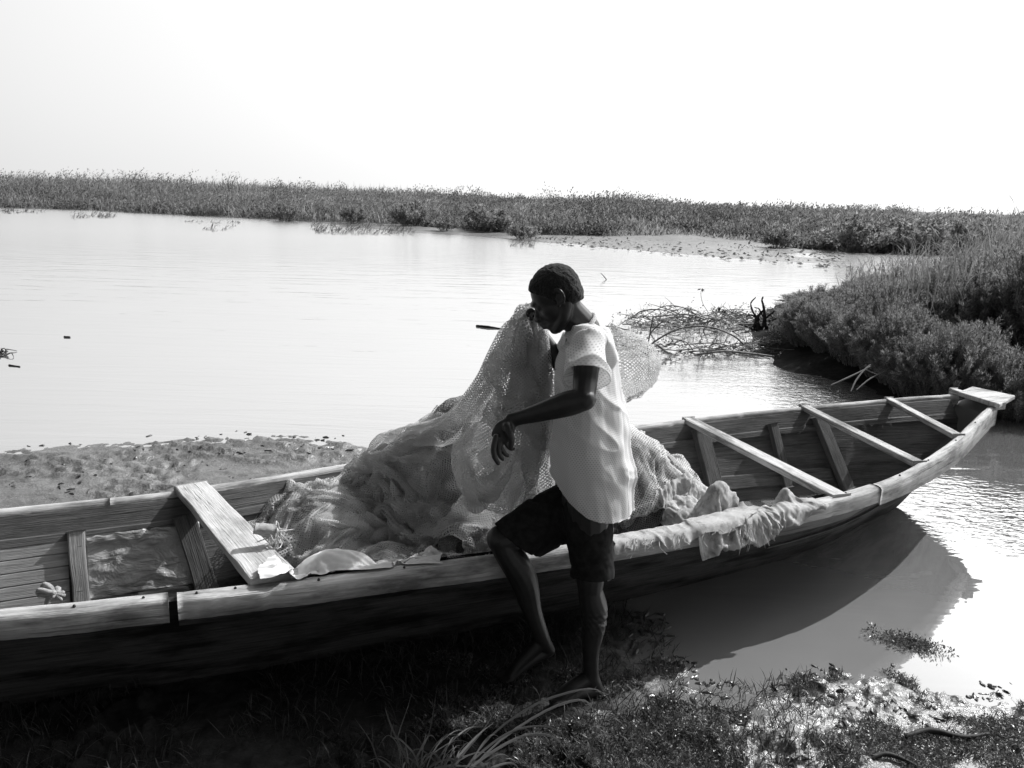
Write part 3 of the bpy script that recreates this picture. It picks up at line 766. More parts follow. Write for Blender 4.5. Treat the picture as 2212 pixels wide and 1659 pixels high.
# separate rounded shrubs at the foot of the far bank
def shrub_mesh(name, R, H, nst, per, ll, lw_, seed, feather=False):
    r_ = np.random.default_rng(seed); global rng; keep = rng; rng = r_
    fol = MB(); stm = MB()
    for s in range(nst):
        a = r_.uniform(0, 2*np.pi); rr_ = R*math.sqrt(r_.uniform(0, 1)); out = rr_/R
        top = np.array([math.cos(a)*rr_, math.sin(a)*rr_, H*(1-0.55*out**2)*r_.uniform(0.72, 1.05)])
        b0 = np.array([math.cos(a)*rr_*0.35, math.sin(a)*rr_*0.35, 0])
        mid = (b0+top)*0.5+r_.normal(size=3)*0.05*R+np.array([0, 0, 0.08*H])
        P = interp_path([b0, mid, top], 7)
        tube(stm, P, np.linspace(0.008, 0.003, 7), 4, 7, caps=False)
        t = r_.uniform(0.22 if feather else 0.35, 1.0, per); i = (t*5.999).astype(int); f = t*6-i
        c = P[i]*(1-f[:, None])+P[i+1]*f[:, None]
        off = r_.normal(size=(per, 3)); off /= np.linalg.norm(off, axis=1)[:, None]
        sp = (0.035 if feather else 0.07)*r_.uniform(0.1, 1.2, per)*(1.15-0.6*t)
        c = c+off*sp[:, None]
        dd = off*0.8+np.array([0, 0, 0.9 if feather else 0.3])+r_.normal(size=(per, 3))*0.3
        V, F = leaves_np(c, dd, ll*r_.uniform(0.6, 1.3, per), lw_*r_.uniform(0.7, 1.2, per)); fol.add(V, F)
    rng = keep
    return fol.mesh(name), stm.mesh('stems')
far_shrubs = [(880, 486, 1.5, 1.6), (760, 480, 1.3, 1.2), (1045, 498, 1.9, 1.5), (960, 497, 1.0, .9), (1130, 512, 1.0, .8), (1690, 532, 1.2, 1.1), (1860, 540, 2.2, 1.7), (1990, 543, 2.4, 1.7), (2120, 546, 2.3, 1.8), (610, 474, 1.3, 1.3)]
protos = [shrub_mesh('foliage', 1.0, 1.0, 60, 60, 0.11, 0.05, 300+k) for k in range(3)]
for k, (px_, py_, R_, H_) in enumerate(far_shrubs):
    q_ = atz(px_, py_, 0.12); f_, s_ = protos[k % 3]
    e = empty('shrub', (q_[0], q_[1]+0.6, float(gh(q_[0], q_[1]+0.6))-0.03), 'rounded leafy shrub at the foot of the far bank', 'shrub', 'shrubs at the foot of the far bank')
    e.scale = (R_*.8, R_*.8, H_); e.rotation_euler[2] = k*1.7
    for nm, me, mt in (('foliage', f_, M_far), ('stems', s_, M_twig)):
        o = bpy.data.objects.new(nm, me); C.objects.link(o); o.parent = e
        if not me.materials: me.materials.append(mt)
# tiny distant trees on the right skyline
tf, ts = shrub_mesh('crown', 1.0, 1.6, 50, 40, 0.3, 0.16, 777)
tf.materials.append(M_fard); ts.materials.append(M_twig)
for k, (px_, hh) in enumerate([(1578, .9), (1598, 1.1)]):
    dd_ = 190.0; a = ray(px_, 450); q_ = a/a[1]*dd_
    e = empty('tree', (q_[0], q_[1], 0.7), 'tiny far tree standing on the skyline at the right', 'tree', 'tiny trees on the far skyline')
    e.scale = (.6, .6, hh)
    for nm, me in (('crown', tf), ('trunk', ts)):
        o = bpy.data.objects.new(nm, me); C.objects.link(o); o.parent = e
# ---- right bank: individual feathery shrubs packed on the islet
fp = [shrub_mesh('foliage', 0.62, 1.0, 150, 230, 0.042, 0.008, 500+k, True) for k in range(4)]
for f_, s_ in fp: f_.materials.append(M_shrub); s_.materials.append(M_twig)
rs = [(3.95,10.2,.55),(4.5,10.4,.75),(4.3,11.2,.7),(5.1,10.0,.85),(5.2,10.9,.9),(4.7,12.0,.85),(5.5,12.2,.95),(5.8,9.3,.95),(6.0,10.3,1.05),(6.4,11.4,1.1),(5.9,13.2,1.0),(6.5,8.6,1.05),(6.9,9.6,1.2),(7.3,10.7,1.25),(6.9,12.6,1.15),(7.5,8.4,1.2),(8.0,9.6,1.35),(8.4,11.0,1.35),(7.9,12.4,1.3),(6.6,14.6,1.1),(7.9,14.4,1.25),(9.2,9.8,1.45),(9.3,12.2,1.45),(9.3,14.0,1.4),(4.15,10.75,.5),(5.4,9.4,.6),(6.1,8.4,.65),(6.8,7.9,.8),(5.0,9.55,.45),(8.4,8.3,1.2),(5.0,13.4,.8),(7.1,7.6,.7),(10.4,11.2,1.5),(10.6,13.6,1.5)]
rs += [(*atz(a_, b_, .22)[:2], -1) for a_, b_ in [(1740, 722), (1790, 742), (1850, 765), (1900, 780), (1940, 792), (1980, 812), (2030, 822), (2090, 832), (2160, 842), (2220, 850), (1910, 765), (2000, 795), (2100, 815)]]
rs += [(5.6, 8.35, 0), (5.9, 7.9, 0), (6.4, 7.5, 0), (5.3, 8.9, 0), (7.4, 6.9, 0), (8.4, 7.2, 0), (9.4, 7.8, 0)]
def bush_top(x, y):
    px = 1106+1736*x/y*0.985; yt = np.interp(px, [1660, 1700, 1760, 1880, 2000, 2100, 2212, 2500, 3200], [690, 640, 612, 580, 552, 518, 482, 420, 380])
    out = np.empty(np.shape(px))
    for i in np.ndindex(np.shape(px)):
        r_ = ray(px[i], yt[i]); out[i] = CAMZ+r_[2]*math.hypot(x[i], y[i])/math.hypot(r_[0], r_[1])
    return out
for k, (x_, y_, h_) in enumerate(rs):
    gz = float(ground_h(np.array(x_), np.array(y_))); low_ = h_ < 0; h_ = max(0.28, float(bush_top(np.array([x_]), np.array([y_]))[0])-gz)*(0.86+0.2*((k*7) % 5)/5)
    if low_: h_ = min(h_, (0.45 if k < 5 else 0.72)+0.08*(k % 3))
    e = empty('shrub', (x_, y_, float(ground_h(np.array(x_), np.array(y_)))-0.03), 'feathery grey shrub packed into the thicket on the right bank', 'shrub', 'shrubs of the thicket on the right bank')
    e.scale = ((.75, .75, h_) if low_ else (1.05, 1.05, h_)); e.rotation_euler[2] = k*2.1
    f_, s_ = fp[k % 4]
    for nm, me in (('foliage', f_), ('stems', s_)):
        o = bpy.data.objects.new(nm, me); C.objects.link(o); o.parent = e
# reeds among and above the shrubs
mb = MB(); n_ = 1300
pts = sample_poly(P_right, n_, (3.6, 12, 7.4, 17), lambda x, y: (sd_poly(x, y, P_right) > 1.25) & (U(size=x.shape) < sstep(0.42, 0.62, fbm(x*0.9, y*0.9, o=2, seed=131))*0.9+0.12))
x, y = pts.T; n_ = len(x); z = ground_h(x, y); hgt_ = np.maximum(0.3, bush_top(x, y)-z)*1.2
L = hgt_*U(0.75, 1.25, n_); B_ = np.stack([x, y, z], 1)
V, F = blades_np(B_, U(0, 2*np.pi, n_), L, np.full(n_, 0.009), U(0, 0.2, n_), U(0, 0.15, n_), 4); mb.add(V, F)
for q in range(6):
    t_ = U(0.3, 0.95, n_); b_ = B_+np.stack([0*t_, 0*t_, L*t_], 1)
    V, F = blades_np(b_, U(0, 2*np.pi, n_), 0.10+0.16*U(size=n_), np.full(n_, 0.009), U(0.25, 0.7, n_), U(0, 0.5, n_), 3); mb.add(V, F)
link('bank_reeds', mb.mesh('bank_reeds'), M_reed, label='tall thin reeds rising through the thicket on the right bank', cat='reeds', kind='stuff')
# low growth at the foot of the thicket
mb = MB(); pts = sample_poly(P_right, 40000, (3.4, 11, 6.6, 16), lambda x, y: (sd_poly(x, y, P_right)+(fbm(x*1.6, y*1.6, o=3, seed=141)-0.5)*1.2 > 0.55))
x, y = pts.T; n_ = len(x)
V, F = blades_np(np.stack([x, y, ground_h(x, y)-0.01], 1), U(0, 6.28, n_), U(0.05, 0.20, n_), np.full(n_, 0.006), U(0, 0.6, n_), U(0, 0.5, n_), 2); mb.add(V, F)
link('bank_grass', mb.mesh('bank_grass'), M_shrub, label='short rough grass under the thicket on the right bank', cat='grass', kind='stuff')
mb = MB(); n_ = 700
t_ = U(size=n_); pxs = 1130+t_*700; lo_ = np.interp(pxs, [1130, 1300, 1500, 1700, 1830], [520, 538, 553, 569, 583]); hi_ = np.interp(pxs, [1130, 1235, 1350, 1500, 1620, 1700, 1830], [510, 512, 515, 520, 527, 533, 546])
pys = hi_+(lo_-hi_)*U(size=n_)**1.5; q_ = np.array([atz(a_, b_, .05) for a_, b_ in zip(pxs, pys)])
V, F = leaves_np(q_, rng.normal(size=(n_, 3))*np.array([1, 1, .3]), U(.08, .3, n_), U(.04, .1, n_)); mb.add(V, F)
link('sand_debris', mb.mesh('sand_debris'), M_fard, label='dark specks of dead leaf and twig scattered over the pale sand spit', cat='debris', kind='stuff')
# sparse water plants off the far bank
def waterplants(name, px0, px1, py0, py1, n, L0, label):
    mb = MB(); q_ = np.array([atz(U(px0, px1), U(py0, py1), 0) for _ in range(n)])
    c = 0.5+0.5*(fbm(q_[:, 0]*0.8, q_[:, 1]*0.8, o=2, seed=9) > 0.45)
    n3 = len(q_)
    for r_ in range(3):
        V, F = blades_np(q_+rng.normal(size=q_.shape)*np.array([.07, .07, 0]), U(-0.6, 0.9, n3), L0*c*U(0.5, 1.2, n3), 0.010+q_[:, 1]*0.0006, U(0.1, 0.9, n3), U(0, 0.8, n3), 2); mb.add(V, F)
    link(name, mb.mesh(name), M_fard, label=label, cat='water plants', kind='stuff')
waterplants('water_plants', 670, 890, 484, 508, 300, 0.42, 'thicket of thin plants standing in shallow water by the far bank')
waterplants('water_plants', 0, 90, 454, 462, 50, 0.35, 'scattered plants in the water at the far left')
waterplants('water_plants', 150, 250, 460, 472, 60, 0.35, 'small leafy patch in the water below the left reeds')
waterplants('water_plants', 440, 530, 488, 500, 16, 0.4, 'few bent stems in the open water left of centre')
waterplants('water_plants', 1105, 1150, 520, 536, 40, 0.22, 'tiny sprigs in the water beside the sand spit')
waterplants('water_plants', 390, 520, 478, 484, 30, 0.2, 'thin line of weed off the left bank')
# ---------------------------------------------------------------- draped nets and cloths (position-based cloth, deterministic)
HX0, HY0, HR = -2.8, 1.6, 0.015
hx = np.arange(HX0, 3.3, HR); hy = np.arange(HY0, 5.6, HR)
QX, QY = np.meshgrid(hx, hy, indexing='ij')
QS = (QX-BO[0])*BD[0]+(QY-BO[1])*BD[1]; QW = (QX-BO[0])*BN[0]+(QY-BO[1])*BN[1]
_nw, _fw, _nz, _fz = nw(QS), fw(QS), nz(QS), fz(QS)
fl_n = near_wall(QS, np.zeros_like(QS))-near_wall(QS, _nz); fl_f = far_wall(QS, _fz)-far_wall(QS, np.zeros_like(QS))
HF = np.full(QX.shape, FLOOR)
HF = np.maximum(HF, _nz-(QW-_nw-0.075)/(fl_n+1e-6)*_nz); HF = np.maximum(HF, _fz-(_fw-0.05-QW)/(fl_f+1e-6)*_fz)
HF = np.where(QW < _nw+0.08, _nz+0.006, HF); HF = np.where(QW > _fw-0.05, _fz+0.006, HF)
HF = np.where((QW < _nw-0.012) | (QW > _fw+0.012), -0.02, HF)
def tboard(s0, s1, wd, z):
    t = np.clip((QW-nw(s1))/(fw(s0)-nw(s1)), 0, 1); c = s1+(s0-s1)*t
    return np.where((np.abs(QS-c) < wd/2) & (QW > _nw) & (QW < _fw), z, -1)
HF = np.maximum(HF, tboard(-1.62, -1.43, .20, .535))
def bump(s, w, rs, rw, h, e=2.0):
    return h*np.exp(-(np.abs((QS-s)/rs)**e+np.abs((QW-w)/rw)**e))
mound = np.zeros_like(HF)
for (bx, by, rs, rw, h) in [(-.24, 3.55, .33, .32, .86), (-.13, 3.30, .17, .17, .95), (-.32, 3.46, .22, .22, .84), (.12, 3.42, .35, .32, .84), (.50, 3.62, .30, .32, .80), (.78, 3.68, .24, .30, .58), (-.52, 3.66, .26, .30, .70),
                            (-.10, 3.05, .30, .18, .56), (-.45, 2.95, .25, .18, .45), (-.85, 3.35, .25, .33, .50), (-1.15, 3.10, .18, .28, .43), (.75, 3.35, .22, .2, .52), (.95, 3.60, .20, .18, .42)]:
    s_, w_ = sw(np.array([bx, by])); mound = np.maximum(mound, bump(s_, w_, rs*1.25, rw*1.25, h*1.02))
for _ in range(3):                                   # soften the pile
    for ax_ in (0, 1):
        mound = (np.roll(mound, 2, ax_)+np.roll(mound, -2, ax_)+np.roll(mound, 1, ax_)+np.roll(mound, -1, ax_)+mound)/5
mound = mound+(fbm(QX*6, QY*6, o=3, seed=201)-0.5)*0.16*sstep(0.1, 0.35, mound)
inside = (QW > _nw+0.05) & (QW < _fw-0.05)
HF = np.where(inside, np.maximum(HF, mound), HF)
def hsample(x, y):
    i = np.clip((x-HX0)/HR, 0, HF.shape[0]-1.001); j = np.clip((y-HY0)/HR, 0, HF.shape[1]-1.001)
    a, b = i.astype(int), j.astype(int); f, g = i-a, j-b
    return (HF[a, b]*(1-f)+HF[a+1, b]*f)*(1-g)+(HF[a, b+1]*(1-f)+HF[a+1, b+1]*f)*g
def hstamp(X, th=0.006):
    global HF
    P = X.reshape(-1, 3); i = np.round((P[:, 0]-HX0)/HR).astype(int); j = np.round((P[:, 1]-HY0)/HR).astype(int)
    k = (i > 1) & (i < HF.shape[0]-2) & (j > 1) & (j < HF.shape[1]-2)
    for a in (0, 1):
        for b in (0, 1): np.maximum.at(HF, (i[k]+a, j[k]+b), P[k, 2]+th)
def capsules(X, caps):
    for a, b, r in caps:
        a, b = np.asarray(a), np.asarray(b); ab = b-a
        t = np.clip(((X-a)@ab)/(ab@ab), 0, 1)[..., None]; d = X-(a+ab*t); L = np.linalg.norm(d, axis=-1, keepdims=True)
        X = np.where(L < r, a+ab*t+d/(L+1e-9)*r, X)
    return X
def pbd(X, ru, rv, pin=None, iters=160, g=0.0007, damp=0.96, comp=0.12, bend=0.25, caps=(), sub=4, fric=0.7, wind=None):
    X = X.astype(float).copy(); Wt = np.ones(X.shape[:2]+(1,))
    if pin is not None: Wt[pin] = 0
    Vv = np.zeros_like(X); rd = math.hypot(ru, rv)
    def con(a, b, r, k, kc):
        A, B, wa, wb = X[a], X[b], Wt[a], Wt[b]
        d = B-A; L = np.linalg.norm(d, axis=-1, keepdims=True)+1e-9
        q = (L-r)/L; q = np.where(q > 0, q*k, q*kc)
        c = d*q/(wa+wb+1e-9)
        X[a] += c*wa; X[b] -= c*wb
    n, m_ = X.shape[:2]; sl_ = slice
    def rows(st, r, k, kc, ax):
        N = X.shape[ax]
        for p in range(2*st if st > 1 else 2):
            if st > 1 and p >= 2*st: break
            idx = np.arange(p, N-st, 2*st) if st > 1 else np.arange(p, N-1, 2)
            if len(idx) == 0: continue
            if ax == 0: con((idx,), (idx+st,), r, k, kc)
            else: con((sl_(None), idx), (sl_(None), idx+st), r, k, kc)
    for it in range(iters):
        X0 = X.copy(); Vv *= damp; Vv[..., 2] -= g
        if wind is not None: Vv += wind
        X += Vv*Wt
        for s_ in range(sub):
            rows(1, ru, 1, comp*3, 0); rows(1, rv, 1, comp*3, 1)
            for p in (0, 1):
                con((sl_(p, n-1, 2), sl_(0, m_-1)), (sl_(p+1, n, 2), sl_(1, m_)), rd, 0.35, 0.05)
                con((sl_(p, n-1, 2), sl_(1, m_)), (sl_(p+1, n, 2), sl_(0, m_-1)), rd, 0.35, 0.05)
            rows(3, ru*3, 0.2, bend*0.3, 0); rows(3, rv*3, 0.2, bend*0.3, 1)
        h = hsample(X[..., 0], X[..., 1])+0.004
        hit = (X[..., 2] < h)
        lift = np.minimum(h-X[..., 2], 0.03)
        X[..., 2] = np.where(hit, X[..., 2]+lift, X[..., 2])
        hk = hit[..., None] & (Wt > 0)
        X[..., :2] = np.where(hk, X0[..., :2]+(X[..., :2]-X0[..., :2])*(1-fric), X[..., :2])
        if caps: X = capsules(X, caps)
        Vv = X-X0
    return X
def laycloth(s0, s1, w0, w1, fac, res, seed, iters=120, lift=0.05, ws=None, facw=None, **kw):
    """a sheet dropped on whatever lies below the rectangle, fac times longer than the room it has"""
    facw = facw or fac
    n_ = max(8, int((s1-s0)*fac/res)); m_ = max(8, int((w1-w0)*facw/res))
    sg, wg = np.meshgrid(np.linspace(s0, s1, n_), np.linspace(w0, w1, m_), indexing='ij')
    if ws is not None: sg, wg = ws(sg, wg)
    sg = sg+(fbm(sg*4, wg*4, 1.5, o=3, seed=seed)-0.5)*0.16; wg = wg+(fbm(sg*4, wg*4, 7.5, o=3, seed=seed)-0.5)*0.16
    X = bw3(sg, wg, 0); X[..., 2] = hsample(X[..., 0], X[..., 1])+lift+(fbm(sg*9, wg*9, 4.0, o=3, seed=seed+1))*0.07
    return pbd(X, res, res, iters=iters, **kw), res
def refine(X):
    n_, m_ = X.shape[:2]; Y = np.empty((2*n_-1, m_, 3)); Y[::2] = X
    Xp = np.concatenate([X[:1], X, X[-1:]]); Y[1::2] = (-Xp[:-3]+9*Xp[1:-2]+9*Xp[2:-1]-Xp[3:])/16
    Z = np.empty((2*n_-1, 2*m_-1, 3)); Z[:, ::2] = Y
    Yp = np.concatenate([Y[:, :1], Y, Y[:, -1:]], 1); Z[:, 1::2] = (-Yp[:, :-3]+9*Yp[:, 1:-2]+9*Yp[:, 2:-1]-Yp[:, 3:])/16
    return Z
def cloth_mesh(name, X, res, mat, par, label=None, sub=1, edge=0.0, thick=0.0, pleat=0.0, along=0, seed=0, fq=1.0):
    if pleat:
        X = refine(X); res = res/2; sub = 0
        a_ = np.gradient(X, axis=0); b_ = np.gradient(X, axis=1); N_ = np.cross(a_, b_); N_ /= np.linalg.norm(N_, axis=-1, keepdims=True)+1e-9
        U_, V_ = np.meshgrid(np.arange(X.shape[0])*res, np.arange(X.shape[1])*res, indexing='ij')
        if along: U_, V_ = V_, U_
        w_ = fbm(U_*2.2, V_*2.2, seed*1.3, o=3, seed=seed+1)*0.5                     # folds run along U_, wander sideways
        r1 = 1-np.abs(2*fbm(U_*1.6, (V_+w_)*13*fq, seed, o=2, seed=seed+2)-1); r2 = 1-np.abs(2*fbm(U_*4, (V_-w_*.6)*28*fq, seed, o=2, seed=seed+3)-1)
        X = X+N_*((r1**2-.45)*pleat+(r2**2-.45)*pleat*0.25)[..., None]
    n_, m_ = X.shape[:2]
    uv = np.stack(np.meshgrid(np.arange(n_)*res, np.arange(m_)*res, indexing='ij'), -1)
    F = gridf(n_, m_)
    if edge:
        c = uv.reshape(-1, 2)[F].mean(1); e = np.minimum(np.minimum(c[:, 0], n_*res-c[:, 0]), np.minimum(c[:, 1], m_*res-c[:, 1]))
        F = F[e > edge*vn(c[:, 0]*14, c[:, 1]*14, seed=3)*1.6]
    b_ = MB(); b_.add(X, F, uv)
    o = child(name, b_.mesh(name), mat, par, label)
    if sub:
        q_ = o.modifiers.new('subsurf', 'SUBSURF'); q_.levels = sub; q_.render_levels = sub
    if thick:
        q_ = o.modifiers.new('solidify', 'SOLIDIFY'); q_.thickness = thick; q_.offset = 0
    return o
def netmat(name, lo, hi, cell=0.0098, thread=0.30, trans=0.35):
    M = Mat(name)
    u = M.n('ShaderNodeSeparateXYZ'); M.l(M.tc.outputs['UV'], u.inputs[0])
    wob = M.math('MULTIPLY', M.noise(30, 2, 0.5, 'UV'), 0.012)
    a = M.math('DIVIDE', M.math('ADD', M.math('ADD', u.outputs[0], u.outputs[1]), wob), cell*1.414)
    b = M.math('DIVIDE', M.math('ADD', M.math('SUBTRACT', u.outputs[0], u.outputs[1]), wob), cell*1.414)
    def line(v, t):
        f = M.math('ABSOLUTE', M.math('SUBTRACT', M.math('FRACT', v), 0.5)); return M.math('LESS_THAN', f, t)
    al = M.math('MAXIMUM', line(a, thread/2), line(b, thread/2))
    c = M.ramp(M.noise(6, 4, 0.6, 'UV'), [(0.3, lo), (0.7, hi)])
    p = M.bsdf(c, 0.75, 0.15); t = M.n('ShaderNodeBsdfTranslucent'); M.l(c, t.inputs[0])
    m1 = M.n('ShaderNodeMixShader'); m1.inputs[0].default_value = trans; M.l(p, m1.inputs[1]); M.l(t.outputs[0], m1.inputs[2])
    tr = M.n('ShaderNodeBsdfTransparent'); m2 = M.n('ShaderNodeMixShader')
    M.l(al, m2.inputs[0]); M.l(tr.outputs[0], m2.inputs[1]); M.l(m1.outputs[0], m2.inputs[2])
    return M.done(m2.outputs[0])
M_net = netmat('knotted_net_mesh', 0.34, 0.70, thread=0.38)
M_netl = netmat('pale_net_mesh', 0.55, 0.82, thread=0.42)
M_netd = netmat('shaded_net_mesh', 0.12, 0.40, thread=0.48)  # darker copy of the net, heap shading put into its colour
M_bil = netmat('thin_net_mesh', 0.42, 0.70, cell=0.0095, thread=0.28)
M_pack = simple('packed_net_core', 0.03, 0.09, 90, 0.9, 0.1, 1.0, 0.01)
net = empty('fishing_net', (0.2, 3.4, 0.1), 'big heap of fine mesh fishing net filling the middle of the canoe', 'fishing net')
# packed core of the heap, an uneven mass under the loose sheets
kx = (slice(0, None, 2), slice(0, None, 2))
cs, cw = np.meshgrid(np.linspace(-1.25, 1.12, 170), np.linspace(0.0, 1.0, 80), indexing='ij')
cww = nw(cs)+0.09+(fw(cs)-0.06-nw(cs)-0.09)*cw
Xc = bw3(cs, cww, 0); Xc[..., 2] = hsample(Xc[..., 0], Xc[..., 1])
endf = sstep(-1.25, -1.12, cs)*sstep(1.12, 1.0, cs)
zmin = np.maximum(FLOOR+0.01, nz(cs)*np.clip(1-(cww-nw(cs)-0.09)/0.40, 0, 1)); zmin = np.maximum(zmin, fz(cs)*np.clip(1-(fw(cs)-0.05-cww)/0.26, 0, 1))
Xc[..., 2] = np.maximum(np.minimum(Xc[..., 2]-0.02, nz(cs)*0.9+9*(cw*(1-cw))), zmin)*endf+zmin*(1-endf)
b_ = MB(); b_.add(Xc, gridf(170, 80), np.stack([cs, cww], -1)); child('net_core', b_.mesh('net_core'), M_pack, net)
X, r_ = laycloth(-1.42, -0.35, -0.40, 0.62, 1.65, 0.018, 401, 110); hstamp(X); cloth_mesh('net_sheet', X, r_, M_net, net, 'low crumpled netting at the left end of the heap', pleat=0.020, seed=10, along=0)
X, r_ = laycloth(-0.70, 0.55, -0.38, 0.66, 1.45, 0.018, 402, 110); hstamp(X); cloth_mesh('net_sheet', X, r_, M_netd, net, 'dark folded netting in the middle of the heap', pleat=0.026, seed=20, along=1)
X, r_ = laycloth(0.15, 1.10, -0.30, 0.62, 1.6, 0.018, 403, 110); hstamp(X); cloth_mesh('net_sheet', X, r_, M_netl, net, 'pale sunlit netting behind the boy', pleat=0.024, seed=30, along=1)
X, r_ = laycloth(-1.10, -0.55, -0.15, 0.45, 1.8, 0.016, 404, 100); hstamp(X); cloth_mesh('net_sheet', X, r_, M_netl, net, 'pale rumpled netting near the seat board', pleat=0.020, seed=40, along=0)
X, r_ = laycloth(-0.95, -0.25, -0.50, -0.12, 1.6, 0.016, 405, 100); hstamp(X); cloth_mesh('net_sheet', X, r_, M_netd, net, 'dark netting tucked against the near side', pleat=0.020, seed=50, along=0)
X, r_ = laycloth(-1.35, -0.95, -0.05, 0.55, 1.9, 0.016, 406, 100); hstamp(X); cloth_mesh('net_sheet', X, r_, M_net, net, 'bunched netting against the far side by the seat board', pleat=0.020, seed=60, along=0)
X, r_ = laycloth(-1.15, -0.75, -0.42, 0.10, 1.9, 0.016, 407, 100); hstamp(X); cloth_mesh('net_sheet', X, r_, M_net, net, 'twisted netting in front of the pale roll', pleat=0.020, seed=70, along=0)
# curtain of net from the boy's raised hand down over the heap
HAND = aty(1150, 686, 2.89)
def curtain(top, bot, n_, m_, ru, rv, amp, seed, waves, **kw):
    T_ = interp_path(top, m_); B_ = interp_path(bot, m_); t = np.linspace(0, 1, n_)[:, None, None]
    sag = np.zeros((n_, m_, 3)); sag[..., 2] = -0.03*np.sin(np.pi*t[..., 0])
    X = T_[None]*(1-t)+B_[None]*t+sag
    u_ = np.arange(m_)/m_
    tang = np.gradient(B_, axis=0); nrm_ = np.stack([-tang[:, 1], tang[:, 0], 0*tang[:, 0]], 1); nrm_ /= np.linalg.norm(nrm_, axis=1)[:, None]+1e-9
    ph = u_*waves*2*np.pi+3*vn(u_*5, 0.3, seed=seed)
    X = X+nrm_[None]*(np.sin(ph)[None]*(amp*(0.25+0.75*t[..., 0])))[..., None]+(fbm(u_[None]*9, t[..., 0]*5, 0.5, o=3, seed=seed)-0.5)[..., None]*0.05
    pin = np.zeros((n_, m_), bool); pin[:2] = True
    return pbd(X, ru, rv, pin=pin, **kw)
torso = [((0.33, 2.72, 0.80), (0.29, 2.73, 1.30), 0.145)]
top = [HAND+np.array(v) for v in [(-.045, .14, -.03), (-.03, .08, .02), (-.01, .02, .045), (.01, -.02, .03), (.02, -.045, .0), (.02, -.05, -.03)]]
bot = [(-.92, 3.98, .47), (-.74, 3.70, .50), (-.52, 3.42, .55), (-.36, 3.14, .55), (-.18, 2.98, .56), (.02, 2.93, .56), (.14, 2.98, .60)]
X = curtain(top, bot, 84, 110, 0.0166, 0.020, 0.030, 410, 9, iters=85, g=0.0004, caps=torso, fric=0.8)
hstamp(X[30:]); cloth_mesh('net_drape', X, 0.019, M_net, net, 'net hanging from the raised hand down over the heap', pleat=0.020, seed=80, along=0)
top = [HAND+np.array(v) for v in [(-.03, -.03, .02), (-.01, -.045, .02), (.01, -.055, -.01), (.025, -.05, -.05)]]
bot = [(-.12, 2.93, .70), (-.02, 2.86, .66), (.10, 2.84, .68), (.20, 2.88, .72)]
X = curtain(top, bot, 56, 44, 0.0155, 0.016, 0.03, 411, 5, iters=50, g=0.0004, caps=torso, fric=0.8)
cloth_mesh('net_drape', X, 0.016, M_net, net, 'narrow fall of net beside the boy', pleat=0.020, seed=90, along=0)
# loose fold in front of the knee, over the near side
top = [(-.20, 2.86, .80), (-.10, 2.84, .80), (.02, 2.85, .80), (.10, 2.90, .78)]
bot = [(-.40, 2.74, .50), (-.25, 2.72, .46), (-.08, 2.78, .47), (.06, 2.82, .48)]
X = curtain(top, bot, 34, 40, 0.016, 0.017, 0.03, 412, 4, iters=50, g=0.0005, fric=0.8)
cloth_mesh('net_fold', X, 0.016, M_netl, net, 'pale loose fold of net in front of the knee', pleat=0.012, seed=100, along=0)
# billow of net behind the back
bo = [(1318, 700), (1356, 716), (1396, 736), (1418, 762), (1425, 790), (1414, 822), (1392, 846), (1356, 864)]
an = [(1318, 718), (1322, 730), (1326, 750), (1330, 770), (1334, 792), (1338, 815), (1342, 838), (1350, 864)]
n_, m_ = 60, 70
O_ = interp_path([aty(x, y, 2.92) for x, y in bo], n_); A_ = interp_path([aty(x, y, 2.92) for x, y in an], n_)
v = np.linspace(-1, 1, m_); k = np.cos(v*np.pi/2)**0.75
X = A_[:, None]*(1-k)[None, :, None]+O_[:, None]*k[None, :, None]
u = np.linspace(0, 1, n_)
X[..., 1] += (np.sin(v*np.pi/2)[None]*0.11*np.sin(np.pi*np.clip(u, .06, .97))[:, None])
fold = np.sin(u[:, None]*17+v[None]*3+4*vn(u*4, 0, seed=5)[:, None])*0.010+(fbm(u[:, None]*7, v[None]*4, 2.2, o=3, seed=77)-0.5)*0.05
X += fold[..., None]*np.array([0.5, 1.0, 0.5])*(k[None, :, None]*0.6+0.4)*(1-0.8*(k[None, :, None] > 0.97))
cloth_mesh('net_billow', X, 0.0065, M_bil, net, 'billow of net hanging behind the back', pleat=0.010, seed=120, along=1, fq=1.6)
# rope along the net edge and odd bits in the heap
rp = [bw3(s_, w_, float(hsample(*bw3(s_, w_, 0)[:2]))+0.012) for s_, w_ in [(-1.02, .42), (-1.0, .30), (-1.04, .18), (-.98, .05), (-1.0, -.08), (-.95, -.2)]]

# ---- white cloth over the near gunwale, left
HF = np.where((QW > _nw), np.maximum(HF, np.where(np.abs(QS+1.2) < .33, bump(-1.18, nw(-1.18)+.13, .34, .10, .555, 2.4), 0)), HF)
X, r_ = laycloth(-1.43, -0.84, -0.50, -0.36, 1.35, 0.011, 420, 90, lift=0.02, facw=2.4,
                 ws=lambda s, w: (s, nw(s)+0.05+(w+0.50)*1.5*np.clip(1.25-np.abs((s+1.22)/0.45)**2*0.9, 0.25, 1.2)), comp=0.25)
wc = empty('cotton_cloth', tuple(bw3(-1.2, nw(-1.2)+.05, .5)), 'white crumpled cotton cloth lying along the near gunwale beside the seat board', 'cloth')
cloth_mesh('folded_sheet', X, r_, M_cloth, wc, pleat=0.012, seed=90, along=0, fq=2.2); hstamp(X)
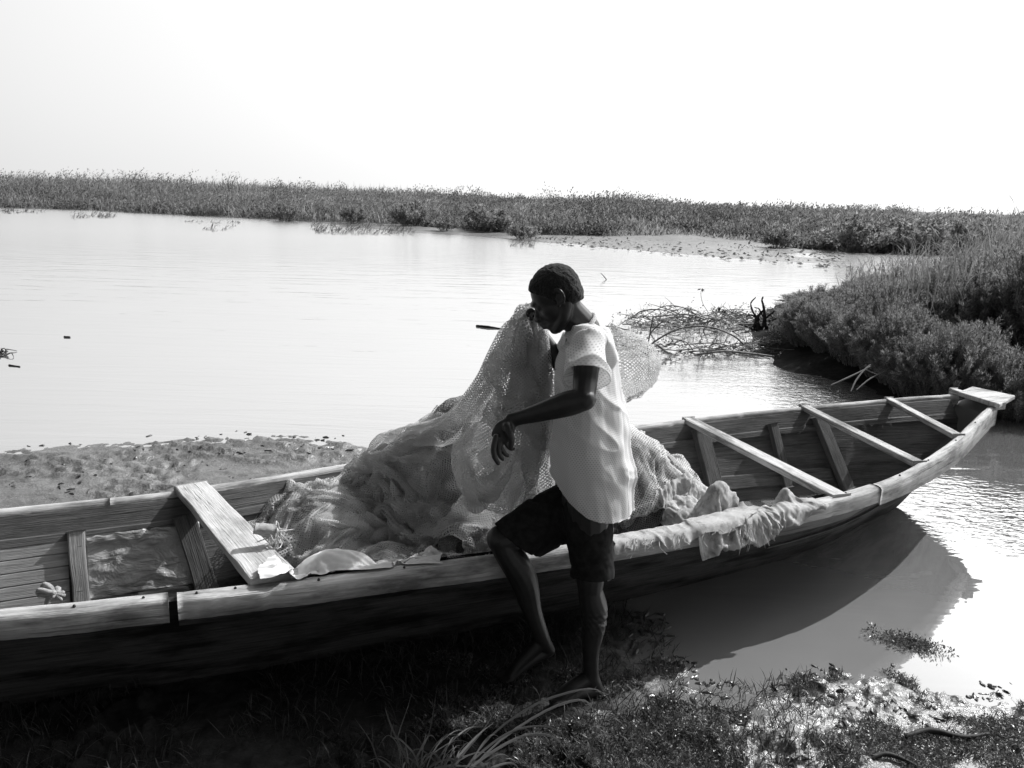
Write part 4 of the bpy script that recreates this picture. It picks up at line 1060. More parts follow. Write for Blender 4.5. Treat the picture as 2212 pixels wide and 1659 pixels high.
# ---- sacking over the near gunwale right of the boy
HF = np.where(inside, np.maximum(HF, bump(.50, nw(.50)+.20, .22, .14, .62)), HF); HF = np.where(inside, np.maximum(HF, bump(.80, nw(.8)+.10, .15, .10, .585)), HF)
sk = empty('burlap_sack', tuple(bw3(.7, nw(.7)+.05, .5)), 'pale crumpled sacking hanging over the near gunwale right of the boy', 'sack')
out_ = (QW < _nw) & (QW > _nw-0.16) & (QS > -.3) & (QS < 1.2)
HF = np.where(out_, _nz+0.004-np.clip(_nw-QW-0.008, 0, 1)*3.2, HF)
X, r_ = laycloth(0.28, 0.88, -0.80, -0.28, 1.55, 0.011, 430, 130, lift=0.03, ws=lambda s, w: (s, nw(s)-0.015-0.055*vn(s*7, 2.2, seed=431)+(w+0.80)*0.88), comp=0.25)
cloth_mesh('sack_cloth', X, r_, M_sack, sk, pleat=0.014, seed=95, along=1, fq=2.2); hstamp(X)
st_ = empty('frayed_cloth_strip', tuple(bw3(.2, nw(.2), .51)), 'torn strip of pale netting cloth with frayed edge along the gunwale behind the legs', 'cloth strip')
X, r_ = laycloth(-0.12, 0.56, -0.66, -0.48, 1.25, 0.012, 431, 90, lift=0.02, ws=lambda s, w: (s, nw(s)-0.035+(w+0.66)*0.95), comp=0.2)
cloth_mesh('torn_strip', X, r_, M_sack, st_, edge=0.02)
b_ = MB()
for k in range(80):
    s_ = rng.choice([U(-.1, .15), U(.40, .58), U(.40, .58), U(.05, .5)]); p0 = bw3(s_, nw(s_)-0.03+U(-.01, .05), .515)
    ln = U(0.02, 0.11) if .38 < s_ < .6 else U(0.01, 0.05)
    p1 = p0+np.array([U(-.02, .02), -.02+U(-.015, .01), -ln*0.45]); p2 = p1+np.array([U(-.03, .03), U(-.012, .005), -ln*.6])
    tube(b_, [p0, p1, p2], [0.0016, 0.0013, 0.0008], 4, 6, caps=False)
child('fringe', b_.mesh('fringe'), M_rope, st_)['kind'] = 'stuff'
# wrapped tin float end sticking out of the heap beside the seat board
fe = empty('net_float', tuple(bw3(-1.18, -.32, .42)), 'pale battered float with frayed cord beside the seat board', 'float')
c0 = aty(572, 1146, 2.76); 
b_ = MB(); tube(b_, [c0+np.array([-.035, -.01, .012]), c0+np.array([.035, .012, -.010])], [0.021, 0.025], 14, 6, caps=False, rough=0.35); child('float_body', b_.mesh('float_body'), M_sack, fe)
b_ = MB()
for k in range(16):
    q0 = c0+np.array([.035, .01, -.01]); tube(b_, [q0, q0+rng.normal(size=3)*.02+np.array([.015, 0, -.01]), q0+rng.normal(size=3)*.03+np.array([.02, 0, -.035])], [.003, .0025, .002], 5, 8, caps=False)
child('cord_end', b_.mesh('cord_end'), M_rope, fe)
# knotted rag on the inner stringer, far left
rg = empty('knotted_rag', (-1.72, 2.62, .2), 'knotted pale rag tied inside the canoe at the far left', 'rag')
b_ = MB(); c0 = aty(108, 1282, 2.66)
for k in range(9):
    d0 = rng.normal(size=3)*.008
    tube(b_, [c0+d0+np.array([-.03, 0, 0]), c0+d0*1.5+np.array([0, -.01, .015]), c0-d0+np.array([.035, 0, -.005])], [.006, .010, .006], 7, 10, rough=.8, seed=k)
tube(b_, [c0, c0+np.array([-.012, -.01, -.035]), c0+np.array([-.02, -.015, -.08])], [.010, .014, .016], 7, 12, rough=.9, squash=(1, .35))
child('rag_cloth', b_.mesh('rag_cloth'), M_sack, rg)
# ---------------------------------------------------------------- the boy
def mat_skin():
    M = Mat('dark_skin'); n = M.noise(30, 4, 0.6)
    return M.done(M.bsdf(M.ramp(n, [(0.3, 0.013), (0.7, 0.024)]), 0.42, 0.5, M.bump(M.noise(220, 3, 0.6), 0.15, 0.001)))
M_skin = mat_skin()
def mat_hair():
    M = Mat('short_black_hair'); n = M.noise(170, 3, 0.7)
    return M.done(M.bsdf(M.ramp(n, [(0.3, 0.006), (0.7, 0.022)]), 0.85, 0.15, M.bump(n, 1.0, 0.006), **{'Sheen Weight': 0.15}))
def mat_shirt():
    M = Mat('white_perforated_jersey')
    mp = M.n('ShaderNodeMapping'); mp.inputs['Rotation'].default_value = (0, 0, 0.0)
    M.l(M.tc.outputs['Object'], mp.inputs[0])
    sx = M.n('ShaderNodeSeparateXYZ'); M.l(mp.outputs[0], sx.inputs[0])
    cx = M.math('MULTIPLY', M.math('ARCTAN2', M.math('SUBTRACT', sx.outputs[0], 0.30), M.math('SUBTRACT', 2.74, sx.outputs[1])), 0.14/0.0078); cz = M.math('DIVIDE', sx.outputs[2], 0.0070)
    row = M.math('MULTIPLY', M.math('FRACT', M.math('MULTIPLY', M.math('FLOOR', cz), 0.5)), 1.0)
    fx = M.math('SUBTRACT', M.math('FRACT', M.math('ADD', cx, row)), 0.5); fz_ = M.math('SUBTRACT', M.math('FRACT', cz), 0.5)
    r2 = M.math('ADD', M.math('MULTIPLY', fx, fx), M.math('MULTIPLY', fz_, fz_))
    hole = M.n('ShaderNodeMapRange'); hole.inputs[1].default_value = 0.04; hole.inputs[2].default_value = 0.10; hole.inputs[3].default_value = 0.60; hole.inputs[4].default_value = 0.90
    M.l(r2, hole.inputs[0])
    n = M.noise(7, 4, 0.6); zone = M.ramp(n, [(0.45, 0.0), (0.6, 1.0)])
    c = M.n('ShaderNodeMix', data_type='RGBA'); M.l(M.math('MULTIPLY', zone, 0.45), c.inputs[0]); M.l(hole.outputs[0], c.inputs[6]); c.inputs[7].default_value = (0.84, 0.84, 0.84, 1)
    p = M.bsdf(c.outputs[2], 0.85, 0.1, M.bump(M.noise(26, 3, 0.6), 0.2, 0.003), **{'Subsurface Weight': 0.0, 'Subsurface Radius': (0.10, 0.10, 0.10), 'Subsurface Scale': 1.0})
    t = M.n('ShaderNodeBsdfTranslucent'); M.l(c.outputs[2], t.inputs[0])
    mx = M.n('ShaderNodeMixShader'); mx.inputs[0].default_value = 0.45; M.l(p, mx.inputs[1]); M.l(t.outputs[0], mx.inputs[2])
    return M.done(mx.outputs[0])
M_shirt = mat_shirt()
M_short = simple('dark_shorts_cloth', 0.012, 0.024, 40, 0.9, 0.1, 0.5, 0.003)
boy = empty('person', (0.3, 2.7, 0.0), 'barefoot boy in white shirt and dark shorts stepping up to the canoe, holding net', 'person')
A3 = np.array
# joints
hipL = aty(1272, 1085, 2.64); hipR = aty(1262, 1085, 2.80)
knL = aty(1275, 1262, 2.63); anL = aty(1277, 1462, 2.66); 
knR = aty(1084, 1166, 2.70); anR = aty(1174, 1386, 2.73)
shL = aty(1272, 738, 2.60); shR = aty(1250, 740, 2.86)
elL = aty(1261, 864, 2.45); wrL = aty(1103, 908, 2.51)
elR = aty(1214, 792, 2.87); wrR = aty(1164, 714, 2.88)
pel = (hipL+hipR)/2; 
chest = aty(1270, 800, 2.735); belly = aty(1285, 960, 2.72); neck0 = aty(1262, 712, 2.74); neck1 = aty(1228, 672, 2.725)
hc = aty(1203, 636, 2.72)                                   # head centre
b = MB()
fx_ = A3([-0.94, 0.34, 0])                                  # the way the boy faces
# trunk
tube(b, [pel+A3([0, 0, -.05]), pel+A3([0, 0, .05]), belly, chest, (shL+shR)/2+A3([0.01, 0, -.01])], [.100, .100, .090, .102, .070], 20, squash=[(1.15, .85), (1.15, .85), (1.1, .8), (1.12, .8), (1.2, .8)], up=fx_)
tube(b, [(shL*.92+shR*.08), chest*.35+(shL+shR)/2*.65, (shR*.92+shL*.08)], [.048, .062, .048], 12)
tube(b, [(shL+shR)/2+A3([0.0, 0, 0.0]), neck0+A3([.0, 0, .0]), neck1+A3([0.0, 0, .0]), hc+A3([.025, 0, -.02])], [.064, .056, .053, .050], 14)
# arms
tube(b, [shL, shL*.55+elL*.45, elL], [.046, .042, .036], 12)
tube(b, [elL+A3([.004, 0, .002]), elL*.78+wrL*.22+A3([0, 0, .002]), wrL*.62+elL*.38, wrL*.85+elL*.15, wrL], [.036, .0415, .031, .0235, .0215], 12, squash=[(1, 1), (1, 1), (1, 1), (.9, 1.05), (.8, 1.15)])
ellipsoid(b, elL+A3([.010, 0, -.002]), (.026, .028, .030))
tube(b, [shR, shR*.5+elR*.5, elR], [.045, .037, .032], 12)
tube(b, [elR, elR*.7+wrR*.3, wrR], [.032, .032, .022], 12)
# legs
tube(b, [hipL, hipL*.5+knL*.5, knL*.93+hipL*.07, knL], [.078, .070, .052, .048], 14)
tube(b, [knL+A3([0, 0, .01]), knL*.93+anL*.07, knL*.68+anL*.32+A3([.014, 0, 0]), knL*.3+anL*.7, anL], [.048, .045, .050, .032, .028], 14)
tube(b, [hipR, hipR*.5+knR*.5+A3([0, 0, .01]), knR], [.080, .070, .050], 14)
ellipsoid(b, knR+A3([-.008, 0, .002]), (.047, .045, .052))
cR = knR*.65+anR*.35
tube(b, [knR, knR*.9+anR*.1, cR+A3([.018, 0, .006]), knR*.3+anR*.7+A3([.004, 0, 0]), anR], [.048, .049, .054, .036, .029], 14)
def foot(an, heel, ball, toe, side, seed):
    tube(b, [an, an*.5+heel*.5, heel], [.028, .028, .026], 12)
    tube(b, [heel, heel*.55+ball*.45+A3([0, 0, .012]), ball], [.027, .028, .024], 14, squash=[(1, 1), (1.15, .85), (1.55, .6)])
    tube(b, [an+A3([-.01, 0, -.005]), an*.35+ball*.65+A3([0, 0, .012]), ball], [.027, .022, .017], 12, squash=[(1, 1), (1.3, .9), (1.9, .8)])
    d = nrm(toe-ball); sd = nrm(np.cross(d, A3([0, 0, 1])))
    for k in range(5):
        o = (k-2)*.0150*side; ln = [.046, .040, .036, .031, .026][k]; r = [.0115, .0085, .0080, .0075, .0070][k]
        p0 = ball+sd*o-d*.012; tube(b, [p0, p0+d*(ln*.6)+A3([0, 0, .004]), p0+d*ln+A3([0, 0, -.004])], [r*1.05, r, r*.9], 10)
foot(anL, aty(1290, 1492, 2.67), aty(1203, 1502, 2.60)*A3([1, 1, 0])+A3([0, 0, .022]), aty(1150, 1512, 2.57)*A3([1, 1, 0])+A3([0, 0, .016]), 1, 1)
foot(anR, aty(1184, 1404, 2.745), aty(1098, 1462, 2.70), aty(1056, 1474, 2.68), -1, 2)
# hands
def hand(W0, K, fingers, thumb, rw=.020, palmw=1.75, up=(0, 1, 0)):
    """W0 wrist, K knuckle centre; fingers: list of joint lists"""
    tube(b, [W0, W0*.5+K*.5, K], [rw, rw*1.02, rw*.78], 14, squash=[(1.0, 1.0), (palmw, .72), (palmw*1.15, .62)], up=up)
    for fi in fingers: tube(b, fi[0], fi[1], 10)
    tube(b, thumb[0], thumb[1], 10)
K = aty(1078, 948, 2.50)
def FP(*pts): return [aty(x, y, Y) for x, y, Y in pts]
hand(wrL, K, [(FP((1072, 944, 2.475), (1066, 968, 2.465), (1068, 986, 2.463), (1076, 1001, 2.47)), [.0115, .0105, .0095, .0078]),
              (FP((1078, 948, 2.495), (1076, 970, 2.49), (1080, 984, 2.488), (1086, 992, 2.49)), [.0115, .0100, .009, .0075]),
              (FP((1083, 949, 2.515), (1084, 968, 2.51), (1090, 980, 2.51), (1097, 984, 2.515)), [.0098, .009, .0082, .007]),
              (FP((1088, 945, 2.53), (1094, 960, 2.53), (1102, 969, 2.53), (1110, 970, 2.53)), [.009, .0082, .0074, .0064])],
     (FP((1096, 922, 2.49), (1102, 938, 2.475), (1105, 953, 2.47), (1103, 966, 2.472)), [.017, .014, .0115, .009]), up=(0.3, 1, 0.2))
KR = aty(1149, 688, 2.875)
hand(wrR, KR, [(FP((1146, 688, 2.875-.02*k), (1140, 676, 2.865-.018*k), (1148, 669, 2.855-.016*k), (1157, 674, 2.855-.016*k)), [.0095, .0088, .008, .007]) for k in (-1.5, -.5, .5, 1.5)],
     (FP((1160, 704, 2.865), (1168, 692, 2.85), (1163, 682, 2.845)), [.0115, .010, .008]))
# head: local frame, face towards -x, up z; pitched forward
pt = math.radians(-31); yw = math.radians(-14)
Rp = np.array([[math.cos(pt), 0, math.sin(pt)], [0, 1, 0], [-math.sin(pt), 0, math.cos(pt)]])
Rz = np.array([[math.cos(yw), -math.sin(yw), 0], [math.sin(yw), math.cos(yw), 0], [0, 0, 1]])
RH = Rz@Rp
def hl(v): return hc+RH@np.asarray(v, float)
def he(c, r): ellipsoid(b, hl(c), r, RH, 24, 18)
def ht(P, R, seg=10, **k): tube(b, [hl(p) for p in P], R, seg, **k)
he((0.004, 0, 0.018), (.083, .070, .078))                    # cranium
he((-.032, 0, .016), (.052, .062, .064))                     # forehead
he((-.028, 0, -.035), (.056, .058, .060))                    # mid face
he((-.040, .030, -.035), (.030, .026, .026)); he((-.040, -.030, -.035), (.030, .026, .026))   # cheekbones
ht([(.022, .040, -.045), (-.008, .038, -.080), (-.048, .018, -.100)], [.023, .021, .020])
ht([(.022, -.040, -.045), (-.008, -.038, -.080), (-.048, -.018, -.100)], [.023, .021, .020])
he((-.060, 0, -.101), (.021, .024, .018))                    # chin
he((-.052, 0, -.078), (.036, .034, .030))                    # muzzle
ht([(-.078, .030, .006), (-.086, .012, .008), (-.086, -.012, .008), (-.078, -.030, .006)], [.010, .0115, .0115, .010])   # brow
ht([(-.080, 0, -.002), (-.090, 0, -.024), (-.100, 0, -.042)], [.009, .010, .0135])        # nose
he((-.093, .012, -.045), (.012, .0095, .009)); he((-.093, -.012, -.045), (.012, .0095, .009))
ht([(-.078, .020, -.066), (-.094, .008, -.063), (-.094, -.008, -.063), (-.078, -.020, -.066)], [.006, .0085, .0085, .006])
ht([(-.076, .018, -.078), (-.090, .008, -.078), (-.090, -.008, -.078), (-.076, -.018, -.078)], [.006, .0085, .0085, .006])
for sy in (-1, 1):                                           # ears
    ring = [(.020+.016*math.cos(a), sy*(.071+.006*math.cos(a)), -.008+.024*math.sin(a)) for a in np.linspace(-1.9, 2.6, 9)]
    ht(ring, [.0055]*9, 8, nlen=26); he((.018, sy*.066, -.010), (.014, .006, .024)); he((.004, sy*.068, -.034), (.008, .006, .009))
    he((-.066, sy*.029, -.012), (.015, .016, .012))          # closed eyelids looking down
body = link('body', b.mesh('body'), M_skin, boy); body.location = -Vector(boy.location)
bake(body, [('REMESH', dict(mode='VOXEL', voxel_size=0.0036, use_smooth_shade=True)), ('SMOOTH', dict(factor=0.5, iterations=5))])
# hair cap
b = MB(); he((0.005, 0, 0.022), (.0865, .0735, .0805)); he((-.030, 0, .030), (.054, .065, .060)); he((.036, 0, -.012), (.052, .062, .058))
hair = link('hair', b.mesh('hair'), mat_hair(), boy); hair.location = -Vector(boy.location)
me = bake(hair, [('REMESH', dict(mode='VOXEL', voxel_size=0.0035, use_smooth_shade=True)), ('SMOOTH', dict(factor=0.5, iterations=4))])
co = get_co(me); no = get_no(me)
loc = (co-hc)@RH                                             # back to the head frame
hairline = (-.052-0.035*sstep(.02, .06, loc[:, 2])+0.0)
front = sstep(-.010, -.035, loc[:, 0]-(-.045))               # forward of this lies the face
keep = sstep(0.0, 0.012, loc[:, 2]-(0.046-0.95*(loc[:, 0]+.075)-0.10*sstep(-.02, .03, loc[:, 0])*0.6)*(loc[:, 0] < 0.0)-(-0.075)*(loc[:, 0] >= 0.0))
lowcut = sstep(-.070, -.050, loc[:, 2]+(loc[:, 0] < .03)*-.03)
k_ = np.minimum(keep, lowcut)
n1_ = fbm(co[:, 0]*110, co[:, 1]*110, co[:, 2]*110, o=2, seed=601)-0.45
co = co+no*((n1_*0.006+0.001)*k_-0.012*(1-k_))[:, None]
set_co(me, co)
# shorts
b = MB()
tube(b, [pel+A3([0, 0, .04]), pel+A3([0, 0, 0]), pel+A3([0, 0, -.07])], [.080, .104, .112], 20, squash=[(1.0, .92)]*3, up=fx_)
e0 = hipL*.25+knL*.75
tube(b, [hipL+A3([0, .02, 0]), hipL*.5+knL*.5, aty(1281, 1265, 2.63)], [.082, .084, .080], 20, caps=False)
d_ = nrm(knR-hipR)
hemc = hipR*-.04+knR*1.04+A3([.012, 0, -.028])
tube(b, [hipR+A3([.01, 0, 0]), hipR*.5+knR*.5+A3([0, 0, -.010]), hemc], [.105, .106, .084], 20, caps=False, squash=[(.85, 1.0), (.80, 1.05), (.75, 1.12)])
shorts = link('shorts', b.mesh('shorts'), M_short, boy); shorts.location = -Vector(boy.location)
me = bake(shorts, [('REMESH', dict(mode='VOXEL', voxel_size=0.006, use_smooth_shade=True)), ('SMOOTH', dict(factor=0.5, iterations=4))])
co = get_co(me); no = get_no(me)
f_ = fbm(co[:, 0]*9, co[:, 1]*9, co[:, 2]*14, o=3, seed=611)-0.5
rdg = np.abs(fbm(co[:, 0]*8+20, co[:, 1]*8, co[:, 2]*5, o=2, seed=612)-0.5)
set_co(me, co+no*((f_*0.020)-(0.05-np.minimum(rdg, 0.05))*0.16)[:, None])
SHORT_ME = me
# shirt
b = MB()
def sp(x, y, Y=2.73): return aty(x, y, Y)
cen = [sp(1272, 742), sp(1268, 800), sp(1273, 880), sp(1279, 960), sp(1281, 1030), sp(1276, 1110)]
tube(b, cen, [.094, .126, .130, .140, .148, .160], 28, squash=[(1.30, .72), (1.13, .79), (1.10, .79), (1.06, .83), (1.02, .88), (1.0, .90)], up=fx_, caps=False)
ellipsoid(b, sp(1297, 768, 2.735), (.046, .10, .10))
tube(b, [shL+A3([.0, .02, -.010]), (shL+shR)/2+A3([.006, 0, .010]), shR+A3([0, -.02, -.010])], [.050, .060, .050], 16)
tube(b, [(shL+shR)/2+A3([.0, 0, .01]), neck0+A3([.004, 0, .004])], [.064, .058], 16, caps=False)
sl0 = shL+A3([.0, .01, .004]); sl1 = shL*.34+elL*.66+A3([.004, -.004, .0])
tube(b, [sl0, sl0*.5+sl1*.5, sl1], [.054, .058, .060], 20, caps=False, squash=[(1, 1), (1.05, 1), (1.10, 1.0)])
tube(b, [shR, shR*.5+elR*.5], [.062, .060], 16, caps=False)
# hanging tail of the hem at the back
tube(b, [sp(1310, 985), sp(1316, 1045), sp(1312, 1130)], [.060, .064, .064], 16, squash=[(1.5, 1.0), (1.8, .8), (1.9, .7)], up=fx_, caps=False)
tube(b, [sp(1240, 960), sp(1236, 1000), sp(1226, 1050)], [.060, .058, .050], 16, squash=[(1.4, 1.0), (1.5, .8), (1.5, .6)], up=fx_)
shirt = link('shirt', b.mesh('shirt'), M_shirt, boy); shirt.location = -Vector(boy.location)
me = bake(shirt, [('REMESH', dict(mode='VOXEL', voxel_size=0.0048, use_smooth_shade=True)), ('SMOOTH', dict(factor=0.5, iterations=5))])
co = get_co(me); no = get_no(me)
# drapery: folds running from the shoulder down, and from the armpit to the back hem
def ridge(v): return 1-np.abs(2*v-1)
q1 = co[:, 0]*1.0+(co[:, 2]-1.0)*0.22+co[:, 1]*0.7
w1 = fbm(co[:, 0]*3, co[:, 1]*3, co[:, 2]*1.6, o=2, seed=621)
f1 = ridge(fbm(q1*13+w1*3, co[:, 2]*1.3, 0.5, o=2, seed=622))**2
f2 = ridge(fbm(co[:, 0]*9+co[:, 2]*9, co[:, 1]*7, (co[:, 2]-co[:, 0])*3, o=2, seed=623))**2
am = 0.5+0.8*sstep(1.30, 0.95, co[:, 2])
set_co(me, co+no*((f1-.2)*0.016*am+(f2-.2)*0.016)[:, None])
def zhem(x):
    hp = np.array([sp(px, py, 2.68) for px, py in [(1170, 1012), (1187, 1026), (1225, 1066), (1262, 1090), (1300, 1100), (1372, 1110)]]); return np.interp(x, hp[:, 0], hp[:, 2])
co = get_co(me); arm = sl1-sl0; arm = nrm(arm)
d1_ = zhem(co[:, 0])+0.005*(fbm(co[:, 0]*20, co[:, 1]*20, o=2, seed=9)-.5)-co[:, 2]
d2_ = (co-(sl0*.06+sl1*.94))@arm; near_arm = (np.linalg.norm(np.cross(co-sl0, arm), axis=1) < .085) & (co[:, 1] < 2.62)
d2_ = np.where(near_arm, d2_, -1)
import bmesh
def cut(me, co, d, vox, axis=None):
    snap = (d > 0) & (d < vox*1.3)
    if axis is None: co[snap, 2] += d[snap]
    else: co[snap] -= axis*d[snap][:, None]
    set_co(me, co); bm = bmesh.new(); bm.from_mesh(me); bm.verts.ensure_lookup_table()
    bmesh.ops.delete(bm, geom=[bm.verts[int(i)] for i in np.nonzero(d >= vox*1.3)[0]], context='VERTS'); bm.to_mesh(me); bm.free()
cs_ = get_co(SHORT_ME); pz = aty(1281, 1240, 2.63)[2]
sl_ = (cs_[:, 2] < pz+.02) & (cs_[:, 0] > 0.18)
cut(SHORT_ME, cs_, np.where(sl_, pz-cs_[:, 2]+.006*np.sin(cs_[:, 1]*40), -1), .006)
cs_ = get_co(SHORT_ME); hn = nrm(aty(1062, 1150, 2.7)-aty(1200, 1120, 2.7)+A3([-.02, 0, -.05])); hp_ = (aty(1060, 1122, 2.7)+aty(1150, 1192, 2.7))/2
hn = nrm(np.cross(aty(1150, 1192, 2.7)-aty(1060, 1122, 2.7), A3([0, -1, 0]))); hn = hn if hn[0] < 0 else -hn
cut(SHORT_ME, cs_, np.where(cs_[:, 0] < .14, (cs_-hp_)@hn, -1), .006, hn)
so_ = shorts.modifiers.new('solidify', 'SOLIDIFY'); so_.thickness = 0.003; so_.offset = -1
cut(me, co, d1_, .0048)
co = get_co(me); near_arm = (np.linalg.norm(np.cross(co-sl0, arm), axis=1) < .085) & (co[:, 1] < 2.62)
cut(me, co, np.where(near_arm, (co-(sl0*.06+sl1*.94))@arm, -1), .0048, arm)
so_ = shirt.modifiers.new('solidify', 'SOLIDIFY'); so_.thickness = 0.0025; so_.offset = -1
# collar band and printed mark on the chest
b = MB(); cc = neck0*.62+(shL+shR)/2*.38+A3([.004, 0, .012]); ax = nrm(neck1-cc)
E1 = nrm(np.cross(ax, A3([0, 1, 0]))); E2 = np.cross(ax, E1)
rp_ = [cc+ax*.022+(E1*math.cos(a)*.060+E2*math.sin(a)*.058) for a in np.linspace(0, 2*np.pi, 17)[:-1]]
tube(b, rp_+[rp_[0]], [.0075]*17, 8, 80, caps=False)
child('collar', b.mesh('collar'), M_shirt, boy)
b = MB()
for (x0, y0, x1, y1) in [(1199, 798, 1203, 812), (1203, 812, 1198, 822), (1199, 832, 1204, 838), (1204, 838, 1204, 852), (1199, 856, 1203, 864)]:
    p0 = sp(x0+3, y0, 2.665); p1 = sp(x1+3, y1, 2.665); tube(b, [p0, p1], [.004, .004], 6, 3)
child('printed_mark', b.mesh('printed_mark'), M_nail, boy)
# ---------------------------------------------------------------- foreground plants
def fg(n, cond, box=(-1.8, 3.2, 1.9, 4.4)):
    o = []; tot = 0
    while tot < n:
        x = U(box[0], box[1], n); y = U(box[2], box[3], n); k = cond(x, y)
        o.append(np.stack([x[k], y[k]], 1)); tot += k.sum()
    return np.concatenate(o)[:n]
def on_land(x, y):
    return (sd_poly(x, y, P_near) > 0.02) & (((x-BO[0])*BN[0]+(y-BO[1])*BN[1]) < near_wall((x-BO[0])*BD[0]+(y-BO[1])*BD[1], 0.03)-0.02)
lawn = poly([(1490,1495),(1380,1545),(1180,1560),(1080,1640),(1080,1720),(1500,1720),(1640,1660),(1560,1600),(1570,1530)])
lawn2 = poly([(1800,1600),(1930,1545),(2080,1540),(2230,1520),(2260,1720),(1900,1720),(1760,1660)])
mb = MB()
def dens1(x, y):
    n_ = fbm(x*7, y*7, o=3, seed=301)
    k1 = sd_poly(x, y, lawn)+(n_-0.5)*0.25 > 0; k2 = (sd_poly(x, y, lawn2)+(n_-0.5)*0.35 > 0) & (n_ > 0.42)
    k3 = (n_ > 0.60) & on_land(x, y) & (y < 2.9)
    return k1 | k2 | k3
pts = fg(24000, dens1, (-0.3, 2.2, 1.95, 3.1)); x, y = pts.T; n_ = len(x)
base_ = np.stack([x, y, ground_h(x, y)-0.003], 1)
V, F = blades_np(base_, U(0, 6.28, n_), U(0.014, 0.042, n_), U(0.0022, 0.0042, n_), U(0.1, 1.1, n_), U(0, 0.7, n_), 2); mb.add(V, F)
k = U(size=n_) < 0.8; c_ = base_[k]+np.stack([0*x[k], 0*x[k], U(0.003, 0.022, k.sum())], 1)
dd = rng.normal(size=c_.shape); dd[:, 2] = np.abs(dd[:, 2])*0.7
V, F = leaves_np(c_, dd, U(0.007, 0.016, len(c_)), U(0.004, 0.007, len(c_))); mb.add(V, F)
link('ground_weeds', mb.mesh('ground_weeds'), M_grass, label='low creeping weeds and grass sprouting from the sunlit mud', cat='weeds', kind='stuff')
# sparse grass in the boat's shadow
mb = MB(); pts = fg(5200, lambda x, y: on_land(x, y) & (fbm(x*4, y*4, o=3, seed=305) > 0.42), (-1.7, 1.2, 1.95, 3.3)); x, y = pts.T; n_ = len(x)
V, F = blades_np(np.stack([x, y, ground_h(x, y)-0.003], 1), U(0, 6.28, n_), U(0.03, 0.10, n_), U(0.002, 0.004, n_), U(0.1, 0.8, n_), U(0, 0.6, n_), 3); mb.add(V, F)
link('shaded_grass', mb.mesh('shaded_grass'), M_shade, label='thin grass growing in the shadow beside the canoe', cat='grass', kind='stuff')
# bits of trash leaf and mud crumbs over both mud flats
def crumbs(n, cond, box, name, label, smin, smax):
    pts = fg(n, cond, box); x, y = pts.T; z = np.maximum(ground_h(x, y), 0.0); mb = MB()
    for i in range(len(x)):
        s_ = U(smin, smax); a = U(0, 6.28); R_ = np.array([[math.cos(a), -math.sin(a), 0], [math.sin(a), math.cos(a), 0], [0, 0, 1]])
        V0 = len(mb.V); ellipsoid(mb, (x[i], y[i], z[i]+s_*0.1), (s_*U(.8, 2.2), s_*U(.4, .8), s_*U(.2, .55)), R_, 7, 5)
        for q in range(V0, len(mb.V)):
            v = mb.V[q]; mb.V[q] = v+(vn(v[:, 0]*90, v[:, 1]*90, v[:, 2]*90, 5)[:, None]-0.5)*s_*0.7
    link(name, mb.mesh(name, False), M_crumb, label=label, cat='mud', kind='stuff')
M_crumb = simple('wet_mud_crumbs', 0.02, 0.07, 30, 0.28, 0.6, 0.8, 0.004)
crumbs(260, lambda x, y: (sd_poly(x, y, P_near) > -0.12) & (fbm(x*2.5, y*2.5, o=2, seed=311) > 0.42) & (y > 3.4+0.42*x) , (-3.6, 0.2, 3.6, 6.1), 'mud_crumbs', 'dark scraps and mud crumbs over the flat behind the canoe', 0.006, 0.018)
crumbs(700, lambda x, y: (sd_poly(x, y, P_near) > -0.04) & (fbm(x*5, y*5, o=2, seed=313) > 0.45), (0.5, 2.6, 2.2, 3.3), 'mud_lumps', 'wet mud lumps at the waterline in the near right corner', 0.004, 0.016)
# driftwood sticks lying on the near mud
def stick(name, pts, r, mat, label, cat, seg=8, group=None, rough=.35):
    b_ = MB(); tube(b_, pts, r, seg, max(8, len(pts)*5), rough=rough, seed=len(pts))
    return link(name, b_.mesh(name), mat, label=label, cat=cat, group=group)
G = lambda x, y, dz=0.0: atz(x, y, 0.02+dz)
stick('dead_stalk', [G(1960, 1590, .0), G(2010, 1578, .006), G(2080, 1592, .004), G(2135, 1585, 0)], [.009, .011, .009, .005], M_stump, 'dark soaked stalk lying on the mud at the lower right', 'stalk')
stick('dead_stalk', [G(1870, 1640), G(1920, 1630, .005), G(1990, 1658, .0)], [.008, .009, .005], M_stump, 'short dark stalk half sunk in the mud at the bottom edge', 'stalk')
